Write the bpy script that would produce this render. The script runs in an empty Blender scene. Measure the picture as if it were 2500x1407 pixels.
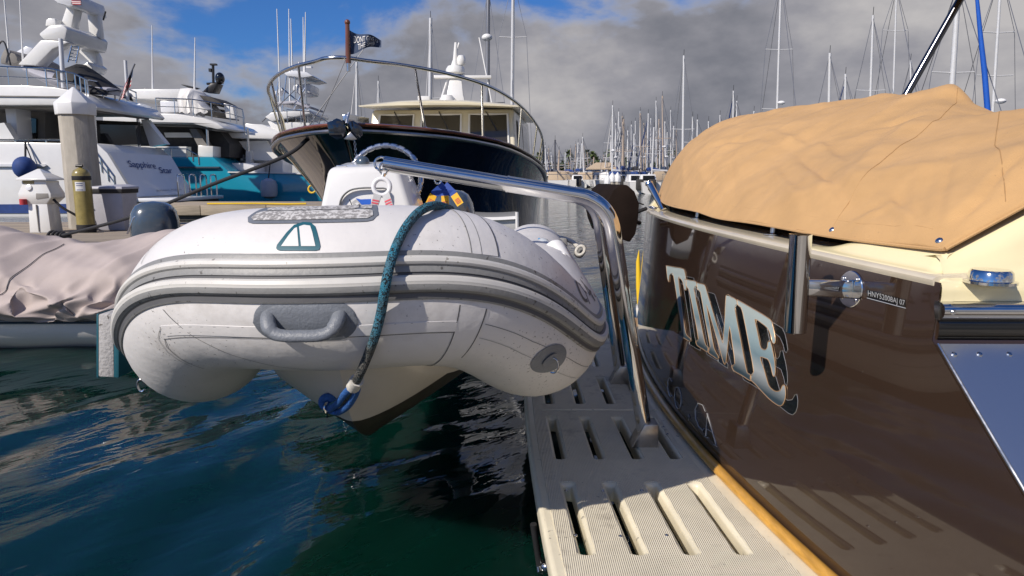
import bpy, bmesh, math, random
import numpy as np
from mathutils import Vector as Vec, Matrix, noise, geometry
from math import radians, sin, cos, pi, sqrt, atan2, exp
random.seed(7)
scene = bpy.context.scene
C = scene.collection
# ------------------------------------------------------------------ camera
EYE = 1.45
PITCH = radians(9.3)
FPX = 1667.0
cd = bpy.data.cameras.new('camera'); cam = bpy.data.objects.new('camera', cd); C.objects.link(cam)
cd.sensor_width = 36.0; cd.lens = 36.0 * FPX / 2500.0
cd.clip_start = 0.05; cd.clip_end = 20000
cam.location = (0, 0, EYE); cam.rotation_euler = (radians(90) - PITCH, 0, 0)
scene.camera = cam
# ------------------------------------------------------------------ view
vs = scene.view_settings
vs.view_transform = 'Standard'; vs.look = 'None'; vs.gamma = 1.0; vs.use_curve_mapping = False
vs.exposure = 0.0
try:
    scene.cycles.max_bounces = 8; scene.cycles.glossy_bounces = 5; scene.cycles.caustics_reflective = True
    scene.cycles.blur_glossy = 0.6; scene.cycles.sample_clamp_indirect = 6.0
    scene.cycles.use_denoising = True
except Exception: pass
# ------------------------------------------------------------------ sky and sun
SUN = Vec((-0.56, -0.55, 0.62)).normalized()
w = bpy.data.worlds.new('World'); scene.world = w; w.use_nodes = True
nt = w.node_tree; N = nt.nodes; L = nt.links
for n in list(N): N.remove(n)
out = N.new('ShaderNodeOutputWorld'); bg = N.new('ShaderNodeBackground'); bg.inputs['Strength'].default_value = 0.1
sky = N.new('ShaderNodeTexSky'); sky.sky_type = 'NISHITA'; sky.sun_disc = False
sky.sun_elevation = math.asin(SUN.z); sky.sun_rotation = atan2(SUN.x, SUN.y) % (2 * pi)
sky.air_density = 1.0; sky.dust_density = 0.3; sky.ozone_density = 3.0
tc = N.new('ShaderNodeTexCoord')
def wmath(op, a, b=None, c=None):
    n = N.new('ShaderNodeMath'); n.operation = op
    for i, q in enumerate((a, b, c)):
        if q is None: continue
        if isinstance(q, (int, float)): n.inputs[i].default_value = q
        else: L.new(q, n.inputs[i])
    return n.outputs[0]
def wmapr(v, a, b, c, d):
    n = N.new('ShaderNodeMapRange'); n.interpolation_type = 'SMOOTHSTEP'
    L.new(v, n.inputs[0])
    for i, q in enumerate((a, b, c, d)): n.inputs[i + 1].default_value = q
    return n.outputs[0]
sep = N.new('ShaderNodeSeparateXYZ'); L.new(tc.outputs['Generated'], sep.inputs[0])
mp = N.new('ShaderNodeMapping'); L.new(tc.outputs['Generated'], mp.inputs[0])
mp.inputs['Scale'].default_value = (1.0, 1.0, 1.9); mp.inputs['Location'].default_value = (2.12, 0.93, 3.56)
n1 = N.new('ShaderNodeTexNoise'); n1.inputs['Scale'].default_value = 3.1; n1.inputs['Detail'].default_value = 9; n1.inputs['Roughness'].default_value = 0.55
n1.inputs['Distortion'].default_value = 0.25
L.new(mp.outputs[0], n1.inputs['Vector'])
n2 = N.new('ShaderNodeTexNoise'); n2.inputs['Scale'].default_value = 3.6; n2.inputs['Detail'].default_value = 7; n2.inputs['Roughness'].default_value = 0.56
mp2 = N.new('ShaderNodeMapping'); L.new(tc.outputs['Generated'], mp2.inputs[0])
mp2.inputs['Scale'].default_value = (1.0, 1.0, 1.9); mp2.inputs['Location'].default_value = (1.31, 4.09, 6.94)
L.new(mp2.outputs[0], n2.inputs['Vector'])
# the overcast sheet lies to the right and low; it breaks up into blue to the left and overhead
left = wmapr(sep.outputs['X'], -0.50, 0.15, 0.0, 1.0)
low = wmapr(sep.outputs['Z'], 0.04, 0.80, 1.0, 0.0)
cover = wmath('ADD', n1.outputs['Fac'], wmath('ADD', wmath('MULTIPLY', left, 0.13), wmath('ADD', wmath('MULTIPLY', low, 0.22), wmath('MULTIPLY', wmapr(sep.outputs['Z'], 0.03, 0.17, 1.0, 0.0), 0.10))))
fac = wmapr(cover, 0.675, 0.82, 0.0, 1.0)
tone = N.new('ShaderNodeValToRGB'); cr = tone.color_ramp
cr.elements[0].position = 0.36; cr.elements[0].color = (2.0, 2.06, 2.40, 1)
cr.elements[1].position = 0.66; cr.elements[1].color = (5.2, 5.0, 5.0, 1)
e = cr.elements.new(0.5); e.color = (3.15, 3.12, 3.45, 1)
L.new(n2.outputs['Fac'], tone.inputs[0])
skm = N.new('ShaderNodeMix'); skm.data_type = 'RGBA'; skm.blend_type = 'MULTIPLY'; skm.inputs[0].default_value = 1.0
L.new(sky.outputs[0], skm.inputs[6]); skm.inputs[7].default_value = (0.29, 0.57, 1.0, 1)
mix = N.new('ShaderNodeMix'); mix.data_type = 'RGBA'
edge = N.new('ShaderNodeMix'); edge.data_type = 'RGBA'        # thin sunlit cloud edges
L.new(wmath('MULTIPLY', wmath('MULTIPLY', fac, wmath('SUBTRACT', 1.0, fac)), 1.3), edge.inputs[0]); L.new(tone.outputs[0], edge.inputs[6]); edge.inputs[7].default_value = (6.6, 6.4, 6.3, 1)
L.new(fac, mix.inputs[0]); L.new(skm.outputs[2], mix.inputs[6]); L.new(edge.outputs[2], mix.inputs[7])
L.new(mix.outputs[2], bg.inputs['Color']); L.new(bg.outputs[0], out.inputs[0])
sl = bpy.data.lights.new('sun', 'SUN'); sl.energy = 4.9; sl.angle = radians(0.53); sl.color = (1.0, 0.915, 0.81)
so = bpy.data.objects.new('sun', sl); C.objects.link(so); so.location = SUN * 50
so.rotation_euler = (-SUN).to_track_quat('-Z', 'Y').to_euler()

# ------------------------------------------------------------------ helpers
def ray(u, v):
    x = (u - 1250.0) / FPX; y = (703.5 - v) / FPX
    return Vec((x, cos(PITCH) + y * sin(PITCH), -sin(PITCH) + y * cos(PITCH)))
def at(u, v, Y):                       # the point at distance Y that the photograph shows at (u, v)
    d = ray(u, v); k = Y / d.y
    return Vec((d.x * k, Y, EYE + d.z * k))
def atz(u, v, z):                      # the same at height z
    d = ray(u, v); k = (z - EYE) / d.z
    return Vec((d.x * k, d.y * k, z))
def lerp(a, b, t): return a + (b - a) * t
def sstep(a, b, x):
    t = min(1, max(0, (x - a) / (b - a))); return t * t * (3 - 2 * t)
def interp(x, tab):
    if x <= tab[0][0]: return tab[0][1]
    for (x0, y0), (x1, y1) in zip(tab, tab[1:]):
        if x <= x1: return y0 + (y1 - y0) * (x - x0) / (x1 - x0)
    return tab[-1][1]
def smooth_interp(x, tab):             # Catmull-Rom through a table
    xs = [t[0] for t in tab]; ys = [t[1] for t in tab]
    return float(np.interp(x, xs, ys)) if len(tab) < 3 else _cr(x, xs, ys)
def _cr(x, xs, ys):
    if x <= xs[0]: return ys[0]
    if x >= xs[-1]: return ys[-1]
    i = max(j for j in range(len(xs) - 1) if xs[j] <= x)
    h = xs[i + 1] - xs[i]; t = (x - xs[i]) / h
    def m(j):
        if j <= 0: return (ys[1] - ys[0]) / (xs[1] - xs[0])
        if j >= len(xs) - 1: return (ys[-1] - ys[-2]) / (xs[-1] - xs[-2])
        return (ys[j + 1] - ys[j - 1]) / (xs[j + 1] - xs[j - 1])
    t2, t3 = t * t, t * t * t
    return (2*t3-3*t2+1)*ys[i] + (t3-2*t2+t)*h*m(i) + (-2*t3+3*t2)*ys[i+1] + (t3-t2)*h*m(i+1)
def curve_pts(pts, n):                 # smooth curve through points, n samples per span
    P = [Vec(p) for p in pts]; o = []
    for i in range(len(P) - 1):
        p0 = P[max(i - 1, 0)]; p1 = P[i]; p2 = P[i + 1]; p3 = P[min(i + 2, len(P) - 1)]
        for k in range(n):
            t = k / n
            o.append(0.5 * ((2*p1) + (p2-p0)*t + (2*p0-5*p1+4*p2-p3)*t*t + (3*p1-p0-3*p2+p3)*t*t*t))
    o.append(P[-1]); return o

class MB:
    def __init__(s): s.v = []; s.f = []; s.m = []
    def add(s, vs, fs, mi=0):
        o = len(s.v); s.v += [tuple(p) for p in vs]; s.f += [tuple(i + o for i in f) for f in fs]; s.m += [mi] * len(fs); return s
    def box(s, x0, x1, y0, y1, z0, z1, mi=0):
        return s.add([(x0,y0,z0),(x1,y0,z0),(x1,y1,z0),(x0,y1,z0),(x0,y0,z1),(x1,y0,z1),(x1,y1,z1),(x0,y1,z1)],
                     [(0,3,2,1),(4,5,6,7),(0,1,5,4),(1,2,6,5),(2,3,7,6),(3,0,4,7)], mi)
    def hexa(s, b, t, mi=0):           # four bottom and four top corners
        return s.add(list(b) + list(t), [(0,3,2,1),(4,5,6,7),(0,1,5,4),(1,2,6,5),(2,3,7,6),(3,0,4,7)], mi)
    def loft(s, rings, closed=True, cap=True, mi=0):
        n = len(rings[0]); vs = [p for r in rings for p in r]; fs = []
        for i in range(len(rings) - 1):
            for j in range(n if closed else n - 1):
                a = i * n + j; b = i * n + (j + 1) % n
                fs.append((a, b, b + n, a + n))
        if cap and closed:
            fs.append(tuple(range(n))[::-1]); fs.append(tuple(range((len(rings) - 1) * n, len(rings) * n)))
        return s.add(vs, fs, mi)
    def tube(s, pts, r, n=8, cap=True, mi=0, flat=None):
        P = [Vec(p) for p in pts]; rings = []; ref = None
        for i, p in enumerate(P):
            t = (P[min(i + 1, len(P) - 1)] - P[max(i - 1, 0)])
            if t.length < 1e-9: t = Vec((0, 0, 1))
            t.normalize()
            if ref is None:
                ref = t.orthogonal().normalized() if flat is None else (Vec(flat) - t * Vec(flat).dot(t)).normalized()
            else:
                ref = ref - t * ref.dot(t)
                ref = t.orthogonal().normalized() if ref.length < 1e-6 else ref.normalized()
            b = t.cross(ref); rr = r[i] if isinstance(r, (list, tuple)) else r
            ra, rb = rr if isinstance(rr, tuple) else (rr, rr)
            rings.append([p + ref * (ra * cos(2*pi*k/n)) + b * (rb * sin(2*pi*k/n)) for k in range(n)])
        return s.loft(rings, True, cap, mi)
    def lathe(s, prof, c=(0,0,0), n=20, axis=(0,0,1), mi=0):    # prof: (radius, height)
        ax = Vec(axis).normalized(); a = ax.orthogonal().normalized(); b = ax.cross(a); c = Vec(c)
        if abs(ax.z) > .999: a = Vec((1,0,0)); b = Vec((0,1,0)) * (1 if ax.z > 0 else -1)
        return s.loft([[c + ax*h + a*(r*cos(2*pi*k/n)) + b*(r*sin(2*pi*k/n)) for k in range(n)] for r, h in prof], True, True, mi)
    def prism(s, poly, f0, f1, mi=0):  # 2D polygon, two maps to 3D
        n = len(poly); A = [f0(*p) for p in poly]; B = [f1(*p) for p in poly]
        tris = geometry.tessellate_polygon([[Vec((p[0], p[1], 0)) for p in poly]])
        s.add(A, [tuple(t) for t in tris], mi); s.add(B, [tuple(t)[::-1] for t in tris], mi)
        return s.add(A + B, [(i, (i+1) % n, (i+1) % n + n, i + n) for i in range(n)], mi)
    def sheet(s, poly, f, mi=0, sub=0):  # flat print on a surface
        tris = geometry.tessellate_polygon([[Vec((p[0], p[1], 0)) for p in poly]])
        T = [[poly[i] for i in t] for t in tris]
        for _ in range(sub):
            Q = []
            for a, b, c in T:
                ab, bc, ca = [((p[0] + q[0]) / 2, (p[1] + q[1]) / 2) for p, q in ((a, b), (b, c), (c, a))]
                Q += [[a, ab, ca], [ab, b, bc], [ca, bc, c], [ab, bc, ca]]
            T = Q
        for t in T: s.add([f(*p) for p in t], [(0, 1, 2)], mi)
        return s
    def sphere(s, c, rx, ry=None, rz=None, n=14, m=8, mi=0):
        ry = rx if ry is None else ry; rz = rx if rz is None else rz; c = Vec(c)
        R = [[c + Vec((rx*sin(pi*i/m)*cos(2*pi*k/n), ry*sin(pi*i/m)*sin(2*pi*k/n), -rz*cos(pi*i/m))) for k in range(n)] for i in range(m + 1)]
        R[0] = [p + Vec((1e-4*cos(k), 1e-4*sin(k), 0)) for k, p in enumerate(R[0])]
        R[-1] = [p + Vec((1e-4*cos(k), 1e-4*sin(k), 0)) for k, p in enumerate(R[-1])]
        return s.loft(R, True, True, mi)
    def build(s, name, mat, parent=None, angle=38, bevel=0, seg=2, flat=False, merge=1e-5, fixn=True):
        me = bpy.data.meshes.new(name); me.from_pydata(s.v, [], s.f)
        mats = mat if isinstance(mat, (list, tuple)) else [mat]
        for m in mats: me.materials.append(MAT[m] if isinstance(m, str) else m)
        if len(mats) > 1: me.polygons.foreach_set('material_index', s.m)
        bm = bmesh.new(); bm.from_mesh(me)
        if merge: bmesh.ops.remove_doubles(bm, verts=bm.verts, dist=merge)
        if fixn: bmesh.ops.recalc_face_normals(bm, faces=bm.faces)
        if bevel:
            es = [e for e in bm.edges if len(e.link_faces) == 2 and e.calc_face_angle(0) > radians(30)]
            bmesh.ops.bevel(bm, geom=es, offset=bevel, segments=seg, affect='EDGES', profile=0.5, clamp_overlap=True)
        bm.to_mesh(me); bm.free()
        if not flat:
            me.shade_smooth(); me.set_sharp_from_angle(angle=radians(angle))
        o = bpy.data.objects.new(name, me); C.objects.link(o)
        if parent is not None: attach(o, parent)
        return o
def root_loc(p):
    x = Vec(p.location)
    return x if p.parent is None else x
def attach(o, parent):                 # parts keep the world coordinates they were modelled in
    o.parent = parent
    top = parent
    while top.parent is not None: top = top.parent
    if parent is top: o.matrix_parent_inverse = Matrix.Translation(-Vec(top.location))
    # a part of a part inherits the offset its parent already carries
def tag(o, label, cat, group=None):
    o['label'] = label; o['category'] = cat
    if group: o['group'] = group
    return o
def thing(name, label, cat, loc=(0, 0, 0), group=None):
    o = bpy.data.objects.new(name, None); C.objects.link(o); o.location = loc; o.empty_display_size = 0.2
    return tag(o, label, cat, group)
def struct(o): o['kind'] = 'structure'; return o
def text_mesh(body, shear=0.0, spacing=1.0):
    cu = bpy.data.curves.new('lettering', 'FONT'); cu.body = body; cu.size = 1.0; cu.shear = shear; cu.space_character = spacing
    cu.resolution_u = 4
    o = bpy.data.objects.new('lettering', cu); C.objects.link(o)
    dg = bpy.context.evaluated_depsgraph_get(); dg.update()
    me = bpy.data.meshes.new_from_object(o.evaluated_get(dg))
    vs = [tuple(v.co)[:2] for v in me.vertices]; fs = [tuple(p.vertices) for p in me.polygons]
    bpy.data.objects.remove(o); bpy.data.curves.remove(cu); bpy.data.meshes.remove(me)
    x0 = min(v[0] for v in vs); x1 = max(v[0] for v in vs); y0 = min(v[1] for v in vs); y1 = max(v[1] for v in vs)
    return [((a - x0) / (x1 - x0), (b - y0) / (y1 - y0)) for a, b in vs], fs      # unit box
def lettering(name, body, fn, mat, parent, shear=0.0, spacing=1.0):
    vs, fs = text_mesh(body, shear, spacing)
    return MB().add([fn(*p) for p in vs], fs).build(name, mat, parent, flat=True, merge=0, fixn=False)

# ------------------------------------------------------------------ materials
MAT = {}
def mat(name, col, rough=0.5, metal=0.0, var=0.0, vscale=6.0, bump=0.0, bscale=60.0, coat=0.0, spec=0.5, rvar=0.0,
        dirt=None, stretch=(1, 1, 1), emit=None, sheen=0.0, bdist=0.01):
    m = bpy.data.materials.new(name); m.use_nodes = True; t = m.node_tree; n = t.nodes; l = t.links
    b = n['Principled BSDF']
    b.inputs['Base Color'].default_value = (*col, 1); b.inputs['Roughness'].default_value = rough
    b.inputs['Metallic'].default_value = metal; b.inputs['Coat Weight'].default_value = coat
    b.inputs['Coat Roughness'].default_value = 0.03; b.inputs['Specular IOR Level'].default_value = spec
    if sheen: b.inputs['Sheen Weight'].default_value = sheen
    tcn = n.new('ShaderNodeTexCoord'); mpn = n.new('ShaderNodeMapping'); l.new(tcn.outputs['Object'], mpn.inputs[0])
    mpn.inputs['Scale'].default_value = stretch
    col_out = None
    if var:
        nz = n.new('ShaderNodeTexNoise'); nz.inputs['Scale'].default_value = vscale; nz.inputs['Detail'].default_value = 7; nz.inputs['Roughness'].default_value = .62
        l.new(mpn.outputs[0], nz.inputs['Vector'])
        r = n.new('ShaderNodeValToRGB'); l.new(nz.outputs['Fac'], r.inputs[0])
        r.color_ramp.elements[0].position = .28; r.color_ramp.elements[1].position = .74
        r.color_ramp.elements[0].color = (*[c * (1 - var) for c in col], 1)
        r.color_ramp.elements[1].color = (*[min(.95, c * (1 + var)) for c in col], 1)
        col_out = r.outputs[0]; l.new(col_out, b.inputs['Base Color'])
        if rvar:
            q = n.new('ShaderNodeMapRange'); l.new(nz.outputs['Fac'], q.inputs[0])
            q.inputs[1].default_value = .3; q.inputs[2].default_value = .7
            q.inputs[3].default_value = max(0, rough - rvar); q.inputs[4].default_value = rough + rvar
            l.new(q.outputs[0], b.inputs['Roughness'])
    for dc, ds, th in ([] if not dirt else [dirt] if not isinstance(dirt, list) else dirt):   # (colour, scale, threshold): specks and stains with a shape of their own
        nz = n.new('ShaderNodeTexNoise'); nz.inputs['Scale'].default_value = ds; nz.inputs['Detail'].default_value = 3 if ds > 10 else 8
        nz.inputs['Roughness'].default_value = .5 if ds > 10 else .68
        l.new(mpn.outputs[0] if ds <= 10 else tcn.outputs['Object'], nz.inputs['Vector'])
        n3 = n.new('ShaderNodeTexNoise'); n3.inputs['Scale'].default_value = 2.3; n3.inputs['Detail'].default_value = 2
        l.new(tcn.outputs['Object'], n3.inputs['Vector'])
        mm = n.new('ShaderNodeMath'); mm.operation = 'MULTIPLY_ADD'; l.new(n3.outputs['Fac'], mm.inputs[0]); mm.inputs[1].default_value = .35; l.new(nz.outputs['Fac'], mm.inputs[2])
        q = n.new('ShaderNodeMapRange'); l.new(mm.outputs[0], q.inputs[0]); q.inputs[1].default_value = th; q.inputs[2].default_value = th + (.05 if ds > 10 else .16)
        mx = n.new('ShaderNodeMix'); mx.data_type = 'RGBA'; l.new(q.outputs[0], mx.inputs[0])
        if col_out: l.new(col_out, mx.inputs[6])
        else: mx.inputs[6].default_value = (*col, 1)
        mx.inputs[7].default_value = (*dc, 1); col_out = mx.outputs[2]; l.new(col_out, b.inputs['Base Color'])
    if bump:
        nz = n.new('ShaderNodeTexNoise'); nz.inputs['Scale'].default_value = bscale; nz.inputs['Detail'].default_value = 5
        l.new(mpn.outputs[0], nz.inputs['Vector'])
        bp = n.new('ShaderNodeBump'); bp.inputs['Strength'].default_value = bump; bp.inputs['Distance'].default_value = bdist
        l.new(nz.outputs['Fac'], bp.inputs['Height']); l.new(bp.outputs[0], b.inputs['Normal'])
    MAT[name] = m; return m
mat('tube_fabric', (.68, .66, .645), .42, var=.06, vscale=4, bump=.3, bscale=11, bdist=.014, rvar=.06, dirt=[((.55, .525, .50), 4.0, .76), ((.24, .23, .22), 120, .885)])
mat('tube_tape', (.685, .665, .65), .4, var=.06, vscale=9, bump=.12, bscale=40)
mat('seam_dark', (.10, .10, .105), .7)
mat('strake_grey', (.235, .235, .23), .5, var=.14, vscale=10, bump=.12, bscale=80, dirt=((.09, .085, .08), 60, .84))
mat('strake_dark', (.10, .10, .105), .55, var=.15)
mat('strake_light', (.60, .585, .55), .45, var=.07, vscale=12, dirt=((.3, .28, .25), 70, .86))
mat('rubber_grey', (.155, .17, .195), .48, var=.1, vscale=14, bump=.2, bscale=140)
mat('gelcoat_white', (.72, .715, .70), .22, var=.04, vscale=3, coat=.4)
mat('gelcoat_cool', (.66, .67, .70), .22, var=.04, vscale=1.2, coat=.3)
mat('white_paint', (.74, .74, .74), .35, var=.05, vscale=4)
mat('hull_beige', (.58, .53, .45), .3, var=.09, vscale=4, coat=.2)
mat('bottom_paint', (.030, .028, .018), .55, var=.5, vscale=12)
mat('chrome', (.72, .71, .69), .07, 1.0, var=.06, vscale=20, rvar=.035)
mat('steel', (.60, .60, .60), .2, 1.0, var=.1, vscale=20, rvar=.06)
mat('steel_dark', (.16, .16, .17), .18, 1.0)
mat('steel_plate', (.82, .83, .84), .32, 1.0)
mat('steel_brushed', (.50, .47, .43), .3, 1.0, var=.15, vscale=40)
mat('black_plastic', (.02, .02, .022), .4, var=.2)
mat('black_rubber', (.018, .018, .02), .7)
mat('brown_gel', (.037, .0225, .0155), .06, var=.06, vscale=2.5, coat=.8, spec=.4, rvar=.02, dirt=((.12, .10, .085), 170, .925))
mat('cream_gel', (.78, .69, .43), .16, var=.05, vscale=3.5, coat=.5, dirt=((.5, .42, .27), 16, .93))
mat('cream_cabin', (.70, .645, .50), .25, var=.04, vscale=2, coat=.3)
mat('cream_worn', (.62, .55, .42), .2, var=.14, vscale=5, coat=.5, stretch=(3, .7, 1))
mat('canvas_tan', (.52, .31, .13), .88, var=.12, vscale=5, bump=.5, bscale=300, bdist=.003, sheen=.1, dirt=[((.47, .28, .115), 3.2, .80), ((.30, .18, .085), 150, .895)])
mat('canvas_thread', (.40, .235, .10), .9)
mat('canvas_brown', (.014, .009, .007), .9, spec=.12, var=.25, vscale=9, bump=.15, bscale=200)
mat('teak_varnish', (.55, .29, .055), .28, var=.3, vscale=9, coat=.6, stretch=(6, 1, 6))
mat('teak_red', (.16, .055, .025), .2, var=.25, coat=.6)
mat('tarp', (.43, .365, .34), .85, var=.09, vscale=3.5, bump=.3, bscale=120, bdist=.004)
mat('rope_dark', (.018, .018, .022), .8, var=.3, vscale=60)
mat('rope_white', (.55, .53, .48), .85, var=.25, vscale=70)
mat('rope_blue', (.02, .10, .33), .75, var=.35, vscale=90, bump=.6, bscale=200)
mat('concrete', (.37, .34, .29), .9, var=.24, vscale=5, bump=.4, bscale=30, dirt=((.16, .15, .13), 9, .88), stretch=(1, 1, .35))
mat('wood_grey', (.30, .25, .20), .85, var=.3, vscale=5, bump=.3, bscale=30, stretch=(.35, 5, 5))
mat('wood_tan', (.36, .30, .225), .85, var=.3, vscale=5, stretch=(.35, 5, 5), dirt=((.20, .08, .03), 3, .87))
mat('gold_paint', (.28, .225, .075), .3, var=.2, vscale=9, coat=.4, dirt=((.22, .17, .06), 22, .84))
mat('foam_rough', (.40, .39, .385), .95, var=.1, vscale=30, bump=.45, bscale=90, bdist=.01, dirt=((.12, .11, .10), 45, .86))
mat('bin_grey', (.40, .40, .45), .5, var=.08)
mat('dark_glass', (.008, .009, .011), .04, spec=.7)
mat('cabin_glass', (.03, .026, .022), .06, spec=.8)
mat('interior_dark', (.035, .032, .030), .7, var=.3)
mat('interior_mid', (.20, .19, .18), .7, var=.25, vscale=2)
mat('teal_hull', (.014, .27, .40), .12, var=.06, vscale=.8, coat=.6)
mat('navy_hull', (.006, .008, .014), .06, var=.2, coat=1.0, spec=.6)
mat('navy_cloth', (.026, .045, .095), .8, var=.2)
mat('blue_cloth', (.012, .045, .19), .75, var=.2)
mat('blue_web', (.012, .055, .30), .7, var=.15)
mat('bright_blue', (.01, .10, .50), .6, var=.1)
mat('yellow_web', (.78, .43, .012), .65, var=.12, vscale=60)
mat('yellow_plastic', (.80, .52, .03), .35, var=.05)
mat('red_web', (.55, .06, .09), .7)
mat('grey_web', (.42, .42, .42), .75, var=.12, vscale=60)
mat('red_cloth', (.42, .035, .045), .8)
mat('white_cloth', (.72, .71, .70), .8)
mat('cowl_blue', (.055, .078, .105), .25, var=.08, coat=.8)
mat('logo_teal', (.015, .10, .135), .45)
mat('decal_white', (.70, .69, .67), .4)
mat('decal_black', (.006, .006, .006), .1, coat=.7)
mat('copper_line', (.78, .50, .28), .25, .6)
mat('silver_line', (.62, .62, .62), .25, .5)
mat('mast_white', (.66, .66, .66), .35, .2, var=.06)
mat('mast_dark', (.11, .11, .12), .4, .3)
mat('mast_tan', (.42, .34, .27), .4)
mat('wire', (.30, .30, .31), .35, .7)
mat('palm_trunk', (.19, .14, .09), .9)
mat('palm_leaf', (.075, .105, .030), .6, var=.35, vscale=1)
mat('leaf_dark', (.035, .055, .022), .7, var=.5, vscale=.7)
mat('sand', (.26, .23, .19), .9, var=.3, vscale=.5)
mat('tan_roof', (.46, .36, .25), .8)
mat('hose_blue', (.02, .20, .42), .5)
mat('clear_plastic', (.55, .58, .60), .15)
mat('platform_gel', (.73, .67, .52), .34, var=.10, vscale=6, dirt=((.36, .33, .27), 30, .86))
# ribbed non-skid on the platform
def _ribs(m):
    t = m.node_tree; n = t.nodes; l = t.links
    tcn = n.new('ShaderNodeTexCoord'); wv = n.new('ShaderNodeTexWave'); wv.bands_direction = 'X'; wv.inputs['Scale'].default_value = 50
    wv.inputs['Distortion'].default_value = 0.0; l.new(tcn.outputs['Object'], wv.inputs[0])
    bp = n.new('ShaderNodeBump'); bp.inputs['Strength'].default_value = .8; bp.inputs['Distance'].default_value = .0022
    l.new(wv.outputs['Fac'], bp.inputs['Height']); l.new(bp.outputs[0], n['Principled BSDF'].inputs['Normal'])
_ribs(mat('platform_tread', (.68, .625, .50), .45, var=.15, vscale=5, dirt=[((.40, .36, .29), 5, .74), ((.30, .27, .22), 40, .90)]))
# camouflage wear patch
def _camo():
    m = mat('camo_patch', (.5, .5, .5), .7); t = m.node_tree; n = t.nodes; l = t.links
    tcn = n.new('ShaderNodeTexCoord'); nz = n.new('ShaderNodeTexNoise'); nz.inputs['Scale'].default_value = 95; nz.inputs['Detail'].default_value = 4
    l.new(tcn.outputs['Object'], nz.inputs['Vector']); r = n.new('ShaderNodeValToRGB'); r.color_ramp.interpolation = 'CONSTANT'
    r.color_ramp.elements[0].color = (.25, .24, .235, 1); r.color_ramp.elements[1].position = .46; r.color_ramp.elements[1].color = (.36, .35, .34, 1)
    q = r.color_ramp.elements.new(.53); q.color = (.56, .55, .54, 1)
    l.new(nz.outputs['Fac'], r.inputs[0]); l.new(r.outputs[0], n['Principled BSDF'].inputs['Base Color'])
_camo()
# braided rope: teal with black flecks
def _braid():
    m = mat('rope_braid', (.03, .15, .19), .8); t = m.node_tree; n = t.nodes; l = t.links
    tcn = n.new('ShaderNodeTexCoord'); vo = n.new('ShaderNodeTexVoronoi'); vo.inputs['Scale'].default_value = 330
    l.new(tcn.outputs['Object'], vo.inputs['Vector'])
    nz = n.new('ShaderNodeTexNoise'); nz.inputs['Scale'].default_value = 7; nz.inputs['Detail'].default_value = 4; l.new(tcn.outputs['Object'], nz.inputs['Vector'])
    r = n.new('ShaderNodeValToRGB'); r.color_ramp.elements[0].position = .40; r.color_ramp.elements[1].position = .62
    r.color_ramp.elements[0].color = (.015, .17, .26, 1); r.color_ramp.elements[1].color = (.09, .085, .075, 1); l.new(nz.outputs['Fac'], r.inputs[0])
    sp = n.new('ShaderNodeSeparateColor'); l.new(vo.outputs['Color'], sp.inputs[0])
    g = n.new('ShaderNodeMath'); g.operation = 'GREATER_THAN'; g.inputs[1].default_value = .62; l.new(sp.outputs[0], g.inputs[0])
    mx = n.new('ShaderNodeMix'); mx.data_type = 'RGBA'; l.new(g.outputs[0], mx.inputs[0]); l.new(r.outputs[0], mx.inputs[6]); mx.inputs[7].default_value = (.006, .012, .016, 1)
    l.new(mx.outputs[2], n['Principled BSDF'].inputs['Base Color'])
    bp = n.new('ShaderNodeBump'); bp.inputs['Strength'].default_value = .8; bp.inputs['Distance'].default_value = .003
    l.new(vo.outputs['Distance'], bp.inputs['Height']); l.new(bp.outputs[0], n['Principled BSDF'].inputs['Normal'])
_braid()
# name lettering: a printed silver to blue to silver fade, top to bottom of the letters
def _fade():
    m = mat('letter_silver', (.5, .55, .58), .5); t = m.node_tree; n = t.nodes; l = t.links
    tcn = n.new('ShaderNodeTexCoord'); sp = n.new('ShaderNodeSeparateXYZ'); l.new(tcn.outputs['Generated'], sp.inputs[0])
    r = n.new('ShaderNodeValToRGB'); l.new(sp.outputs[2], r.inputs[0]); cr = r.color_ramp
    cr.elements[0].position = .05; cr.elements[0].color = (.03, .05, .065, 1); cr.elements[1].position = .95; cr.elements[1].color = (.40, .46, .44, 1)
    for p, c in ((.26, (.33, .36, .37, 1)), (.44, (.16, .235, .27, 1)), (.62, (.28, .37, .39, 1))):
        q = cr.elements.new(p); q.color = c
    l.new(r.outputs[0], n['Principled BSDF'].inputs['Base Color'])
_fade()
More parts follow.
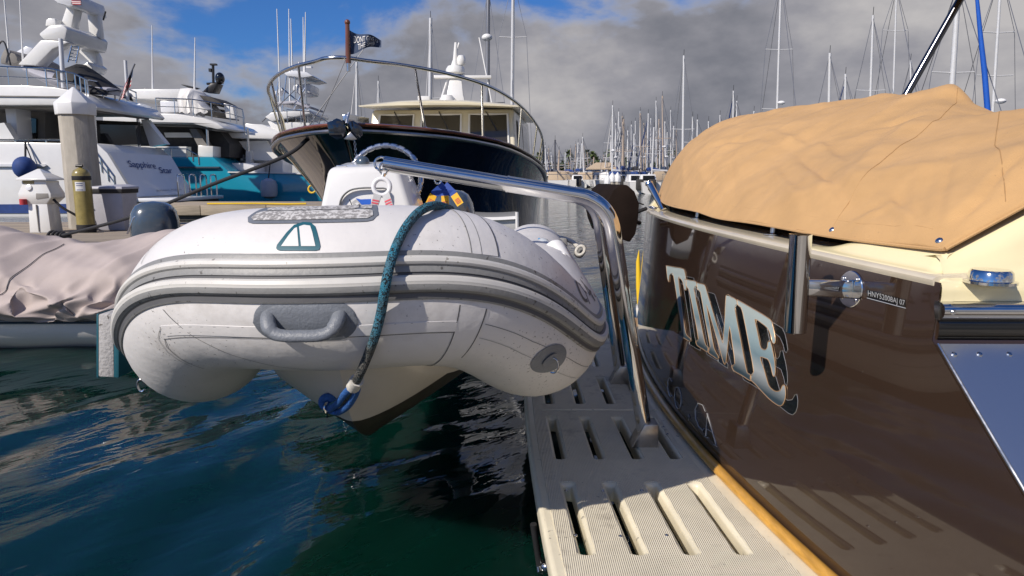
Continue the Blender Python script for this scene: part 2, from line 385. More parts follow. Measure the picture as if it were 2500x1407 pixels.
# sea water
def _water():
    m = mat('sea', (.0012, .0170, .0118), .015, spec=.95); t = m.node_tree; n = t.nodes; l = t.links
    b = n['Principled BSDF']; b.inputs['IOR'].default_value = 1.333
    b.inputs['Subsurface Weight'].default_value = 1.0; b.inputs['Subsurface Radius'].default_value = (.15, 1.0, .7); b.inputs['Subsurface Scale'].default_value = 1.6
    tcn = n.new('ShaderNodeTexCoord'); mr = n.new('ShaderNodeMapping'); l.new(tcn.outputs['Object'], mr.inputs[0])
    mr.inputs['Rotation'].default_value = (0, 0, radians(-48))
    mpn = n.new('ShaderNodeMapping'); l.new(mr.outputs[0], mpn.inputs[0]); mpn.inputs['Scale'].default_value = (.55, 1.25, 1)
    h = None
    for sc, am in ((1.6, .6), (4.6, .42), (15, .12)):
        nz = n.new('ShaderNodeTexNoise'); nz.inputs['Scale'].default_value = sc; nz.inputs['Detail'].default_value = 2; nz.inputs['Roughness'].default_value = .45
        nz.inputs['Distortion'].default_value = .5
        l.new(mpn.outputs[0], nz.inputs['Vector'])
        k = n.new('ShaderNodeMath'); k.operation = 'MULTIPLY'; k.inputs[1].default_value = am; l.new(nz.outputs['Fac'], k.inputs[0])
        if h is None: h = k.outputs[0]
        else:
            a = n.new('ShaderNodeMath'); a.operation = 'ADD'; l.new(h, a.inputs[0]); l.new(k.outputs[0], a.inputs[1]); h = a.outputs[0]
    # sheltered and smooth among the near boats, ruffled out in the fairway
    sp = n.new('ShaderNodeSeparateXYZ'); l.new(tcn.outputs['Object'], sp.inputs[0])
    q = n.new('ShaderNodeMapRange'); q.interpolation_type = 'SMOOTHSTEP'; l.new(sp.outputs[1], q.inputs[0])
    q.inputs[1].default_value = 4.0; q.inputs[2].default_value = 14.0; q.inputs[3].default_value = .23; q.inputs[4].default_value = .95
    bp = n.new('ShaderNodeBump'); bp.inputs['Distance'].default_value = .05
    l.new(q.outputs[0], bp.inputs['Strength'])
    l.new(h, bp.inputs['Height']); l.new(bp.outputs[0], b.inputs['Normal'])
_water()

# ------------------------------------------------------------------ water
def build_water():
    t = np.linspace(-1, 1, 520)
    xs = np.sinh(t * 9.2) / np.sinh(9.2) * 6000 - 0.6
    ty = np.linspace(-.62, 1, 560)
    ys = np.sinh(ty * 9.2) / np.sinh(9.2) * 9000 + 2.9
    X, Y = np.meshgrid(xs, ys)
    sx = np.gradient(xs)[None, :]; sy = np.gradient(ys)[:, None]
    sp = np.maximum(np.broadcast_to(sx, X.shape), np.broadcast_to(sy, X.shape))
    rng = np.random.RandomState(5); Z = np.zeros_like(X)
    wx = .22 * np.sin(X * 1.3 + .7 * Y) + .15 * np.sin(.9 * Y - 1.7 * X + 2); wy = .2 * np.sin(1.1 * X + 1.9) + .16 * np.sin(1.5 * Y + .6 * X)
    for i in range(34):
        lam = .20 * (1.9 / .20) ** rng.rand(); th = radians(138) + rng.randn() * .55
        k = 2 * pi / lam; a = .019 * lam / (2 * pi) * (0.7 + .6 * rng.rand())
        att = np.clip((lam / sp - 3) / 3, 0, 1)
        Z += att * a * np.sin(k * ((X + wx) * cos(th) + (Y + wy) * sin(th)) + rng.rand() * 6.28)
    ny, nx = X.shape
    vs = np.stack([X.ravel(), Y.ravel(), Z.ravel()], 1)
    i = (np.arange(ny - 1)[:, None] * nx + np.arange(nx - 1)[None, :]).ravel()
    fs = np.stack([i, i + 1, i + nx + 1, i + nx], 1)
    me = bpy.data.meshes.new('water'); me.vertices.add(len(vs)); me.vertices.foreach_set('co', vs.ravel())
    me.loops.add(fs.size); me.loops.foreach_set('vertex_index', fs.ravel())
    me.polygons.add(len(fs)); me.polygons.foreach_set('loop_start', np.arange(0, fs.size, 4)); me.polygons.foreach_set('loop_total', np.full(len(fs), 4))
    me.update(calc_edges=True); me.materials.append(MAT['sea']); me.shade_smooth()
    o = bpy.data.objects.new('water', me); C.objects.link(o); struct(o)
build_water()
# ================================================================== brown-hulled yacht on the right (stern towards the left)
PZ = 0.30                                            # swim platform height
def xt(Y, z): return .78 + .057 * (Y - 3.4) ** 2 + .06 * (z - .3)
def ycor(z):                                         # near stern corner of the hull, tumblehome below the rub rail
    return 1.60 if z > 1.06 else 1.60 - min(.50, (1.06 - z) * 1.06)
def ztop(Y): return 1.20 + .02 * (1 - ((Y - 3.4) / 1.8) ** 2)
def tr(u, v, off=.002):                              # where the line of sight of (u, v) meets the transom
    d = ray(u, v); lo, hi = .5, 7.0
    f = lambda k: d.x * k - xt(d.y * k, EYE + d.z * k) + off
    for _ in range(50):
        m = (lo + hi) / 2
        if f(m) > 0: hi = m
        else: lo = m
    return d * hi + Vec((0, 0, EYE))
def tsurf(Y, z, off=.002): return Vec((xt(Y, z) - off, Y, z))
yacht = thing('motor_yacht', 'dark brown motor yacht with cream deck, seen at its curved stern', 'yacht', (.78, 3.4, 0))
zs = [-.4, -.1, .1, .25, .3, .36, .45, .55, .65, .75, .85, .95, 1.02, 1.06, 1.12, 1.17, 1.2]
g = []
for z in zs:
    y0 = ycor(z); y1 = 6.8 - y0; row = []
    for i in range(49):
        Y = y0 + (y1 - y0) * i / 48; zz = z if z < 1.19 else ztop(Y); row.append(Vec((xt(Y, zz), Y, zz)))
    g.append(row)
MB().loft(g, False, False).build('transom', 'brown_gel', yacht, angle=60)
for far in (0, 1):
    g = []
    for z in zs[:-1] + [1.12 + .05]:
        y0 = ycor(z); y = 6.8 - y0 if far else y0; s = 1 if far else -1
        g.append([Vec((xt(y0, z) + .001 + t, y + s * (.012 * t + .004 * t * t), z)) for t in (0, .15, .3, .6, 1, 1.6, 2.4, 3.4, 4.6)])
    MB().loft(g, False, False).build('hull_side', 'brown_gel', yacht, angle=60)
# covering board (deck edge) round the stern
g = []
for i in range(61):
    Y = 1.62 + 3.56 * i / 60; z = ztop(Y); x = xt(Y, z)
    g.append([Vec((x + .02, Y, z - .04)), Vec((x - .004, Y, z - .006)), Vec((x - .006, Y, z + .004)), Vec((x + .002, Y, z + .011)), Vec((x + .05, Y, z + .016)), Vec((x + .15, Y, z + .022)), Vec((x + .17, Y, z + .02)), Vec((x + .17, Y, z - .04))])
MB().loft(g, True, True).build('covering_board', 'cream_worn', yacht, angle=50)
# cockpit inside seen in the gap under the cover
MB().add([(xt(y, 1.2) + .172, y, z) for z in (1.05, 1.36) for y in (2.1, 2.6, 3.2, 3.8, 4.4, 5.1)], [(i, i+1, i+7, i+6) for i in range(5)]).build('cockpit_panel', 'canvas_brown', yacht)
# cream quarter: the coaming sweeps round the stern corner and on along the side deck
g = []
TPR = lambda z, k: [(.0165, z + .0125), (.0166, z + .0130), (.0170, z + .0136), (.018, z + .0145), (.022, z + .016), (.030, z + .018), (.042, z + .020 + .006 * k), (.050, z + .021 + .024 * k), (.060, z + .021 + .040 * k), (.080, z + .020 + .046 * k), (.22, z + .010 + .02 * k)]
SPR = lambda b: [(.03, 1.155), (-.006, 1.157), (-.009, 1.180), (-.004, 1.198), (.010, 1.207), (.028, 1.210), (.040, 1.215 + .25 * b), (.050, 1.228 + .6 * b), (.060, 1.248 + .9 * b), (.080, 1.258 + .93 * b), (.3, 1.22 + .9 * b)]
for Y in np.linspace(2.16, 1.66, 22):
    k = 1 - sstep(1.92, 2.15, Y); z = ztop(Y); nx = Vec((1, -.114 * (Y - 3.4), 0)).normalized()
    g.append([Vec((xt(Y, z), Y, 0)) + nx * o + Vec((0, 0, h)) for o, h in TPR(z, k)])
for q in np.linspace(.1, 1, 9):                      # the mitred, rounded corner
    a = radians(20 + 70 * q); nx = Vec((cos(a), sin(a), 0)); c0 = Vec((1.0165, 1.60, 0)); e = sstep(0, 1, q)
    row = []
    for (o1, h1), (o2, h2) in zip(TPR(1.2, 1), SPR(0)):
        row.append(Vec((lerp(xt(1.66, 1.2), 1.03, q) + lerp(o1, max(o2, 0) * .75, e), lerp(1.66, 1.60, q) + lerp(0, 1, e) * o2 + (1 - e) * .2 * o1, lerp(h1, h2, e))))
    g.append(row)
for t in [.03, .05, .09, .14, .2, .3, .45, .7, 1.2, 2.2, 3.4]:
    b = .58 * min(max(t - .05, 0), .55)
    g.append([Vec((1.0165 + t, 1.60 - .012 * t + o, h)) for o, h in SPR(b)])
MB().loft(g, False, False).build('coaming', 'cream_gel', yacht, angle=70)
MB().loft([[Vec((1.0168 + t, 1.60 - .012 * t + o, h)) for o, h in ((.03, 1.154), (-.0065, 1.1565), (-.0095, 1.180), (-.0045, 1.1985), (.004, 1.203))] for t in (0, .004, .03)], False, False).build('corner_lip', 'cream_gel', yacht, angle=70)
# the far end of the coaming, a pale wedge beyond the cover
MB().prism([(1.02, 1.222), (1.30, 1.222), (1.30, 1.47), (1.20, 1.44)], lambda x, z: Vec((x, 5.08, z)), lambda x, z: Vec((x, 5.17, z))).build('coaming', 'cream_gel', yacht, bevel=.01)
# stainless rub rail, dark recess and chafe plate on the near hull side
def side_strip(prof, x0, x1, n=14):
    g = []
    for i in range(n):
        t = x0 + (x1 - x0) * (i / (n - 1)) ** 1.6; yy = lambda z: ycor(z) - .012 * t - .004 * t * t
        g.append([Vec((1.017 + t + dx, yy(1.1 if fix else z) + dy, z)) for dx, dy, z, fix in prof])
    return g
rr = MB().loft(side_strip([(0, .01, 1.112, 1), (0, -.018, 1.114, 1), (0, -.030, 1.124, 1), (0, -.033, 1.136, 1), (0, -.030, 1.148, 1), (0, -.018, 1.156, 1), (0, .01, 1.156, 1)], -.004, 3.4), True, True).build('rub_rail', 'chrome', yacht, angle=50)
scr = MB().lathe([(.001, .004), (.006, .0035), (.0085, .001), (.009, -.004)], (0, 0, 0), 12, (0, -1, 0))
def screw(p, par, r=1.0, ax=(0, -1, 0)):
    MB().lathe([(.001*r, .004*r), (.006*r, .0035*r), (.0085*r, .001*r), (.009*r, -.004*r)], p, 12, ax).build('screw', 'steel', par)
for t in (.016, .2): screw((1.017 + t, ycor(1.1) - .033 - .012*t, 1.136), rr, .8)
MB().loft(side_strip([(0, -.002, 1.109, 1), (0, -.006, 1.10, 1), (0, -.006, 1.07, 1), (0, -.002, 1.063, 1)], .003, 3.4), False, False).build('recess_band', 'decal_black', yacht)
g = []
for k in range(9):
    z = 1.055 - .42 * k / 8; y0 = ycor(z)
    g.append([Vec((xt(y0, z) + t + .004, y0 - .007 - .012 * t, z)) for t in (0, .004, .03, .1, .25, .5, 1.0, 1.8)])
cp = MB().loft(g, False, False).build('chafe_plate', 'steel_plate', yacht)
MB().tube([r[0] + Vec((.001, -.002, 0)) for r in g], .004, 8).build('plate_edge', 'steel', cp)
for t, z in ((.03, 1.035), (.09, 1.035), (.16, 1.035)): screw((xt(ycor(z), z) + t, ycor(z) - .008, z), cp, .8, (0, -.72, .69))
# chrome deck filler
MB().lathe([(.055, -.002), (.055, .004), (.047, .006), (.045, .024), (.040, .030), (.001, .031)], (1.118, 1.578, 1.2055), 28).build('deck_filler', 'chrome', yacht)
# teak rail where the hull meets the platform
pts = [Vec((xt(y, PZ) - .020, y, PZ + .020)) for y in np.linspace(1.35, 5.35, 60)]
MB().tube(pts, [(.024, .017)] * len(pts), 10, flat=(1, 0, 0)).build('teak_rail', 'teak_varnish', yacht, angle=60)
# ---- swim platform with cut slots
def xo(Y): return .066 + .021 * (Y - 3.4) ** 2
plat = thing('swim_platform', 'cream ribbed swim platform with slots below the brown transom', 'swim platform', (.42, 3.4, PZ))
def spline2d(cu, pts):
    sp = cu.splines.new('POLY'); sp.points.add(len(pts) - 1)
    for q, (x, y) in zip(sp.points, pts): q.co = (x, y, 0, 1)
    sp.use_cyclic_u = True
def plate(name, outline, holes, z, th, bev, m, parent):
    cu = bpy.data.curves.new(name, 'CURVE'); cu.dimensions = '2D'; cu.fill_mode = 'BOTH'
    spline2d(cu, outline)
    for h in holes: spline2d(cu, h)
    cu.extrude = th / 2 - bev; cu.bevel_depth = bev; cu.bevel_resolution = 3; cu.offset = -bev
    o = bpy.data.objects.new(name, cu); C.objects.link(o)
    dg = bpy.context.evaluated_depsgraph_get(); dg.update()
    me = bpy.data.meshes.new_from_object(o.evaluated_get(dg)); bpy.data.objects.remove(o); bpy.data.curves.remove(cu)
    me.transform(Matrix.Translation((0, 0, z - th / 2))); me.materials.clear(); me.materials.append(MAT[m])
    me.shade_smooth(); me.set_sharp_from_angle(angle=radians(40))
    o = bpy.data.objects.new(name, me); C.objects.link(o); attach(o, parent); return o
def slot(cx0, y0, cx1, y1, w):
    p = []
    for (cx, cy, a0) in ((cx1, y1, 0), (cx0, y0, pi)):
        for k in range(9):
            a = a0 + pi * k / 8; p.append((cx + w * cos(a) , cy + w * .55 * sin(a) * 1.0))
    return p
GR = [(1.22, 1.68), (1.96, 2.42), (2.68, 3.14), (3.37, 3.81), (4.06, 4.50), (4.72, 5.08)]
holes = []
for (a, b) in GR:
    for i in range(4):
        f = lambda Y: .125 + .157 * i + (.9 - .35 * (i / 3)) * (xo(Y) - .066) + .066 + .012 * (i / 3) * (Y - 3.4) ** 2 * 1.2
        holes.append(slot(f(a), a, f(b), b, .0165))
ysP = np.linspace(.95, 5.3, 60)
outl = [(xo(y) + (.10 * sstep(5.1, 5.3, y)), y) for y in ysP] + [(xt(y, PZ) - .004, y) for y in ysP[::-1]]
panel = plate('platform_panel', outl, holes, PZ, .075, .016, 'platform_gel', plat)
def inset(y, i): return lerp(xo(y) + .045, xt(y, PZ) - .06, i)
tre = [(xo(y) + .040 + .10 * sstep(5.1, 5.3, y), y) for y in np.linspace(.97, 5.26, 60)] + [(xt(y, PZ) - .075, y) for y in np.linspace(5.26, .97, 60)]
big = []
for (a, b) in GR:
    for i in range(4):
        f = lambda Y: .125 + .157 * i + (.9 - .35 * (i / 3)) * (xo(Y) - .066) + .066 + .012 * (i / 3) * (Y - 3.4) ** 2 * 1.2
        big.append(slot(f(a), a - .012, f(b), b + .012, .029))
tread = plate('tread', tre, big, PZ + .0035, .004, .0012, 'platform_tread', plat)
MB().box(.13, .72, 3.245, 3.262, PZ - .004, PZ + .0062).build('panel_joint', 'platform_gel', plat, bevel=.002)
for (x, y) in ((.20, 2.37), (.335, 2.365), (.48, 2.37), (.205, 2.05), (.35, 2.045), (.50, 2.05), (.70, 3.02), (.70, 2.93)):
    screw((x, y, PZ + .004), plat, .75, (0, 0, 1))
MB().tube([atz(1302, 1280, .24), atz(1318, 1385, .06)], .012, 10).build('gas_strut', 'black_plastic', plat)
MB().tube([atz(1318, 1372, .07), atz(1322, 1400, .05)], .016, 10).build('strut_clevis', 'steel', plat)
MB().sphere(atz(1334, 1384, .07), .022).build('strut_ball', 'steel', plat)
# ---- name and port of registry
def zz(pts, ox=1540, oy=480, s=2.27): return [(ox + x / s, oy + y / s) for x, y in pts]
GLY = {
 'T': [(196,383),(245,391),(293,402),(303,440),(309,482),(306,520),(297,512),(288,474),(276,456),(263,452),(280,590),(300,728),(310,768),(331,788),(330,804),(300,788),(271,770),(270,748),(281,742),(262,600),(237,442),(224,428),(214,440),(211,474),(203,450)],
 'I': [(299,458),(330,464),(361,472),(365,497),(350,514),(380,660),(408,797),(418,826),(431,842),(431,864),(400,846),(368,826),(361,800),(375,790),(350,650),(322,516),(304,496)],
 'M': [(366,478),(390,484),(410,492),(422,530),(462,664),(505,800),(512,790),(522,668),(528,548),(555,556),(584,572),(590,598),(577,622),(608,790),(640,958),(650,980),(664,990),(663,1022),(620,994),(571,966),(560,936),(577,926),(563,820),(548,722),(538,820),(527,922),(515,922),(500,872),(462,736),(420,600),(440,720),(462,842),(484,882),(482,902),(455,884),(430,866),(428,842),(440,832),(412,680),(386,532),(369,515)],
 'E': [(590,572),(680,624),(771,680),(786,712),(795,750),(802,800),(794,816),(784,806),(776,770),(758,730),(724,702),(688,680),(700,742),(712,802),(722,840),(744,850),(757,835),(760,808),(774,804),(790,872),(798,920),(801,972),(796,997),(787,990),(778,950),(764,908),(744,896),(718,890),(728,930),(740,962),(762,1042),(782,1068),(802,1080),(828,1076),(840,1050),(852,1046),(858,1080),(856,1115),(846,1146),(829,1161),(806,1152),(760,1116),(692,1042),(665,1016),(664,992),(681,970),(655,820),(620,642),(606,612),(592,600)],
}
for nm, pg in GLY.items():
    P = zz(pg)
    Q = [(u + 24 + (6 if nm == 'E' else 0), v + 22) for u, v in P]
    sh = MB().sheet(Q, lambda u, v: tr(u, v, .0012)).build('letter_shadow', 'decal_black', yacht, flat=True)
    MB().tube([tr(u, v, .0013) for u, v in Q + Q[:1]], .0005, 5, False).build('shadow_line', 'silver_line', sh)
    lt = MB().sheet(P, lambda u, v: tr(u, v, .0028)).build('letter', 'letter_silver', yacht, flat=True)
    cl = []
    for i in range(len(P)): cl.append(tr(*P[i], .003))
    MB().tube(curve_pts(cl + cl[:1], 2), .0015, 6, False).build('letter_outline', 'copper_line', lt)
def stroke(name, pts, w=.0032):
    MB().tube([tr(u, v, .002) for u, v in pts], [(w * .6, w)] * len(pts), 6).build(name, 'silver_line', yacht)
stroke('letter', [(1722, 1005), (1716, 990), (1704, 985), (1697, 1000), (1698, 1022), (1706, 1042), (1716, 1052), (1719, 1046)])
stroke('letter', [(1723, 1064), (1726, 1010), (1748, 1086)]); stroke('letter', [(1724, 1046), (1738, 1055)])
stroke('letter', [(1720, 1066), (1727, 1069)]); stroke('letter', [(1743, 1086), (1750, 1090)])
stroke('letter', [(1681, 1012), (1683, 1019), (1681, 1026)])
stroke('letter', [(1655+8*cos(a), 972+26*sin(a)+5*cos(a)) for a in np.linspace(0, 2*pi, 18)])
stroke('letter', [(1636+6*cos(a), 946+22*sin(a)+5*cos(a)) for a in np.linspace(-.9, -5.4, 14)] )
# moulded identification plate
hp = [(2116, 707), (2211, 732), (2210, 752), (2117, 727)]
hin = MB().sheet(hp, lambda u, v: tr(u, v, .0012)).build('number_plate', 'decal_black', yacht, flat=True)
MB().tube([tr(2117, 728, .002), tr(2211, 753, .002)], .0012, 6).build('plate_rim', 'silver_line', hin)
def hfn(x, y):
    u = lerp(2119, 2209, x); v = lerp(lerp(726, 709, y), lerp(750.5, 733.5, y), x); return tr(u, v, .0022)
lettering('number', 'HNY52008AJ 07', hfn, 'silver_line', hin)
# rod holder bolted to the transom
pc = tr(2078, 706, 0); nrm = Vec((-1, .114 * (pc.y - 3.4), .06)).normalized(); c = pc + nrm * .165
ax0 = at(1957, 811, c.y); ax1 = at(1966, 572, c.y + .004); ax0.x = ax1.x = c.x; AX = (ax1 - ax0).normalized(); HL = (ax1 - ax0).length
rods = MB().lathe([(.029, 0), (.0295, .002), (.0295, HL - .004), (.031, HL), (.027, HL), (.0265, .10), (.001, .10)], ax0, 28, AX).build('rod_holder', 'chrome', yacht)
MB().lathe([(.052, -.002), (.052, .003), (.050, .005), (.001, .005)], pc, 36, nrm).build('mounting_plate', 'chrome', rods, angle=12)
b0 = pc + nrm * .004; b1 = c - nrm * .02
sd = AX; wd = nrm.cross(sd).normalized()
MB().hexa([b0 + wd*.016 - sd*.026, b0 - wd*.016 - sd*.026, b0 - wd*.016 + sd*.026, b0 + wd*.016 + sd*.026],
          [b1 + wd*.012 - sd*.022, b1 - wd*.012 - sd*.022, b1 - wd*.012 + sd*.022, b1 + wd*.012 + sd*.022]).build('arm', 'chrome', rods, bevel=.004)
for a in (.7, 2.3, 3.9, 5.5):
    p = pc + nrm * .006 + (sd * sin(a) + wd * cos(a)) * .040; screw(p, rods, .7, nrm)
# short stanchions standing on the covering board under the cover, a raked holder at the far corner, chain and shackle
def deckp(Y, t, h=0): return Vec((xt(Y, 1.2) + t, Y, ztop(Y) + .019 + h))
for Y in (2.55, 3.45):
    st = MB().tube([deckp(Y, .10, -.002), deckp(Y, .105, .055)], .013, 12).build('stanchion', 'steel', yacht)
    MB().lathe([(.036, 0), (.036, .004), (.018, .008)], deckp(Y, .10, 0), 20).build('stanchion_base', 'steel', st)
fr = MB().tube([deckp(4.45, .09, 0), deckp(4.62, .0, .17)], .022, 14).build('raked_rod_holder', 'chrome', yacht)
MB().tube([deckp(4.62, .0, .165), deckp(4.626, -.003, .177)], .027, 14).build('collar', 'chrome', fr)
for k in range(6):
    p = deckp(4.95 - .07 * k, .03 + .006 * (k % 2), .008)
    MB().tube([p + Vec((.014 * cos(a), .022 * sin(a), .005 * sin(a) * (k % 2))) for a in np.linspace(0, 2 * pi, 13)], .004, 6, False).build('chain_link', 'steel', yacht)
MB().tube([deckp(4.7, -.01, .004), Vec((.80, 4.66, 1.19)), Vec((.66, 4.60, 1.14)), Vec((.60, 4.58, 1.13))], .013, 8).build('tie_line', 'rope_dark', yacht)
# hard top overhead with its raked pole; dark windscreen frame
ht = MB().box(2.16, 4.6, 1.75, 3.62, 2.338, 2.40).build('hard_top', 'brown_gel', yacht, bevel=.015)
MB().tube([at(2205, 245, 3.62), at(2347, -6, 3.62)], .019, 14).build('hard_top_pole', 'steel_dark', yacht)
MB().tube([Vec((2.55, 3.1, 1.62)), at(2520, 262, 3.25)], .03, 8).build('windscreen_frame', 'black_plastic', yacht)
MB().box(2.3, 5.0, 1.9, 5.0, .6, 1.2).build('deck', 'cream_gel', yacht)

# ---- tan canvas cover
def hem_x(Y): return xt(Y, 1.2) + .055 + .025 * sstep(3.4, 5.0, Y)
def hem_z(Y): return smooth_interp(Y, [(1.62, 1.275), (1.72, 1.272), (1.95, 1.268), (2.13, 1.268), (2.6, 1.275), (3.0, 1.272), (3.3, 1.285), (3.8, 1.285), (4.3, 1.287), (4.6, 1.30), (4.8, 1.292), (5.1, 1.285)])
def side_z(X): return 1.275 + .58 * min(max(X - 1.06, 0), .55)
def smin(a, b, k):
    h = max(k - abs(a - b), 0) / k; return min(a, b) - h * h * k * .25
YN, YF = 1.665, 5.12
def cover_z(X, Y):
    dx = X - hem_x(Y)
    aft = hem_z(Y) + (.34 * (1 - exp(-dx / .10)) * (.30 + .70 * sstep(2.6, 4.7, Y)) + .38 * dx if dx > 0 else 0)
    near = side_z(X) + .20 * (Y - YN) + .06 * (1 - exp(-(Y - YN) / .2))
    farz = 1.285 + .36 * (1 - exp(-(YF - Y) / .03)) + .45 * (YF - Y)
    cap = interp(Y, [(1.6, 1.64), (2.7, 1.66), (2.98, 1.72), (3.14, 1.82), (3.4, 1.835), (5.2, 1.84)]) - .16 * sstep(1.92, 2.12, X) * (1 - sstep(3.6, 4.4, Y)) - .05 * max(0, X - 2.4)
    z = smin(smin(aft, near, .05), smin(farz, cap, .05), .07)
    z += .035 * exp(-((X - 1.88) / .3) ** 2 - ((Y - 3.08) / .2) ** 2)     # pole under the cover
    yr = 3.08 - (1.93 - X) * 1.0                      # ridge running down from the pole to the aft hem
    if X < 2.0: z += .016 * exp(-((Y - yr) / .09) ** 2) * sstep(0, .3, dx)
    return z
def cov_at(u, v):                                    # (X, Y) on the cover seen at (u, v)
    d = ray(u, v); k = 1.2
    while k < 7:
        p = d * k + Vec((0, 0, EYE))
        if YN < p.y < YF and p.x > hem_x(p.y) and p.z < cover_z(p.x, p.y): return p.x, p.y
        k += .012
    return 2.0, 3.0
FOLDS = []
for (a, b, wd, dp) in (((1945, 385), (2100, 540), .035, -.022), ((1990, 350), (2060, 420), .03, .014), ((1700, 410), (1740, 500), .03, .016), ((1665, 405), (1670, 490), .022, .014), ((1780, 390), (1800, 500), .03, -.014),
        ((2440, 455), (2310, 590), .022, -.018), ((2490, 400), (2400, 480), .022, -.016), ((2480, 470), (2300, 600), .02, .014), ((2060, 560), (2180, 500), .025, .012), ((2130, 330), (2260, 300), .04, -.016),
        ((1860, 330), (2010, 380), .04, .014), ((2250, 420), (2210, 590), .03, .010), ((1880, 420), (1960, 540), .03, .014), ((2330, 380), (2280, 590), .018, -.010), ((2150, 480), (2260, 600), .02, .012), ((1730, 370), (1850, 350), .035, -.014)):
    x0, y0 = cov_at(*a); x1, y1 = cov_at(*b); FOLDS.append((x0, y0, x1, y1, wd * .72, dp * .72))
def wrinkle(X, Y):
    dx = X - hem_x(Y); p = Vec((X * 1.0, Y * 1.0, 0))
    a = noise.fractal(p * 2.1 + Vec((3, 1, 0)), 1.0, 2.0, 3) * .011
    # long soft pulls running diagonally
    q = (Y * 1.0 + X * 1.7); r = (Y - X * .6)
    a += .016 * (1 - abs(noise.noise(Vec((q * 1.9, r * .55, 2.0)))) * 2.2)
    a += .010 * (1 - abs(noise.noise(Vec((r * 3.6, q * .9, 7.0)))) * 2.6) * sstep(.0, .25, dx)
    a += .002 * (1 - min(1, abs(noise.noise(Vec((q * 3.1 + 5, r * 7.5, 12.0)))) * 4)) + .0016 * (1 - min(1, abs(noise.noise(Vec((X * 9.5, Y * 5.0 + X * 3, 17.0)))) * 4.5))
    # gathered hem towards the far end
    a += .009 * noise.noise(Vec((Y * 24, dx * 2.5, 4))) * exp(-(dx / .10) ** 2) * sstep(2.2, 3.4, Y)
    for (x0, y0, x1, y1, wd, dp) in FOLDS:
        ex, ey = x1 - x0, y1 - y0; t = min(1, max(0, ((X - x0) * ex + (Y - y0) * ey) / (ex * ex + ey * ey)))
        d = sqrt((X - x0 - ex * t) ** 2 + (Y - y0 - ey * t) ** 2)
        if d < wd * 3: a += dp * (.75 * exp(-sqrt((d / wd) ** 2 + .04) * 1.7) + .4 * exp(-(d / wd) ** 2) - .45 * exp(-((d - 1.6 * wd) / wd) ** 2)) * (1 - .75 * abs(2 * t - 1) ** 2)
    return a * sstep(0, .10, dx) * sstep(0, .12, Y - YN) + .35 * a * (1 - sstep(0, .10, dx))
NX, NY = 150, 240
g = []
for j in range(NY + 1):
    Y = YN + (YF - YN) * j / NY; row = []
    for i in range(NX + 1):
        s = i / NX; X = hem_x(Y) + 2.1 * s ** 1.7
        z = cover_z(X, Y) + wrinkle(X, Y)
        # hems: aft edge and the two sides hang to their lines
        if i == 0: z = hem_z(Y)
        if j == 0: z = side_z(X)
        if j == NY: z = 1.285
        row.append(Vec((X, Y, z)))
    g.append(row)
cov = MB().loft(g, False, False).build('boat_cover', 'canvas_tan', None, angle=80)
tag(cov, 'tan canvas cover stretched over the cockpit of the brown yacht', 'boat cover')
sol = cov.modifiers.new('thickness', 'SOLIDIFY'); sol.thickness = .003; sol.offset = 1
# hem lines hang a little below the edge: a rolled double edge
MB().tube([r[0] + Vec((-.002, 0, -.002)) for r in g], .0045, 6).build('rolled_hem', 'canvas_tan', cov)
MB().tube([p + Vec((0, -.002, -.002)) for p in g[0][:70]], .0045, 6).build('rolled_hem', 'canvas_tan', cov)
def csurf(X, Y, off=.0035): return Vec((X, Y, cover_z(X, Y) + wrinkle(X, Y) + off))
def seam(pts, r=.0015):
    P = []
    for (a, b) in zip(pts, pts[1:]):
        for k in range(14): P.append(csurf(lerp(a[0], b[0], k / 14), lerp(a[1], b[1], k / 14)))
    MB().tube(P, r, 5).build('seam', 'canvas_thread', cov)
seam([(hem_x(2.12) + .01, 2.12), (1.22, 2.30), (1.40, 2.46), (1.62, 2.66), (1.85, 2.93), (1.93, 3.06)])
seam([(1.22, 1.70), (1.42, 2.05), (1.70, 2.45), (1.95, 2.80), (2.0, 3.0)])
P = [csurf(hem_x(Y) + .035, Y, .003) for Y in np.linspace(1.75, 5.0, 120)]
MB().tube(P, .0012, 5).build('stitch_line', 'canvas_thread', cov)
for (X, Y) in ((hem_x(2.13) + .012, 2.12), (hem_x(1.70) + .012, 1.70)):
    p = csurf(X, Y, .003); MB().lathe([(.010, -.003), (.0095, .001), (.006, .004), (.001, .005)], p, 16, (-.75, -.45, .5)).build('snap', 'steel', cov)

# ---- davits
def davit(Y, bx, ex, ez, tx, tz, label, scale=1.0, r=.033):
    d = thing('davit', label, 'davit', (bx, Y, PZ), 'stainless davits on the platform')
    base = Vec((bx, Y, PZ + .055))
    el = Vec((ex, Y, ez)); tip = Vec((tx, Y, tz))
    # post, rounded elbow, arm
    a = (el - base).normalized(); b = (tip - el).normalized(); R = .13
    pts = [base, base.lerp(el - a * R, .5)]
    for k in range(11):
        t = k / 10; pts.append((el - a * R) * (1-t)**2 + el * 2*t*(1-t) + (el + b * R) * t*t)
    jn = (el + b * R).lerp(tip, .36)
    MB().tube(pts + [jn], r, 20).build('post', 'chrome', d, angle=60)
    MB().tube([jn - b * .002, jn + b * .006], r + .0012, 20).build('joint_ring', 'chrome', d)
    MB().tube([jn, tip], r - .002, 20).build('arm', 'chrome', d, angle=60)
    MB().hexa([(bx - .062, Y - .045, PZ), (bx + .05, Y - .045, PZ), (bx + .05, Y + .045, PZ), (bx - .062, Y + .045, PZ)],
              [(bx - .01, Y - .045, PZ + .105), (bx + .05, Y - .045, PZ + .105), (bx + .05, Y + .045, PZ + .105), (bx - .01, Y + .045, PZ + .105)]).build('base_bracket', 'steel_brushed', d, bevel=.004)
    return d, tip, b
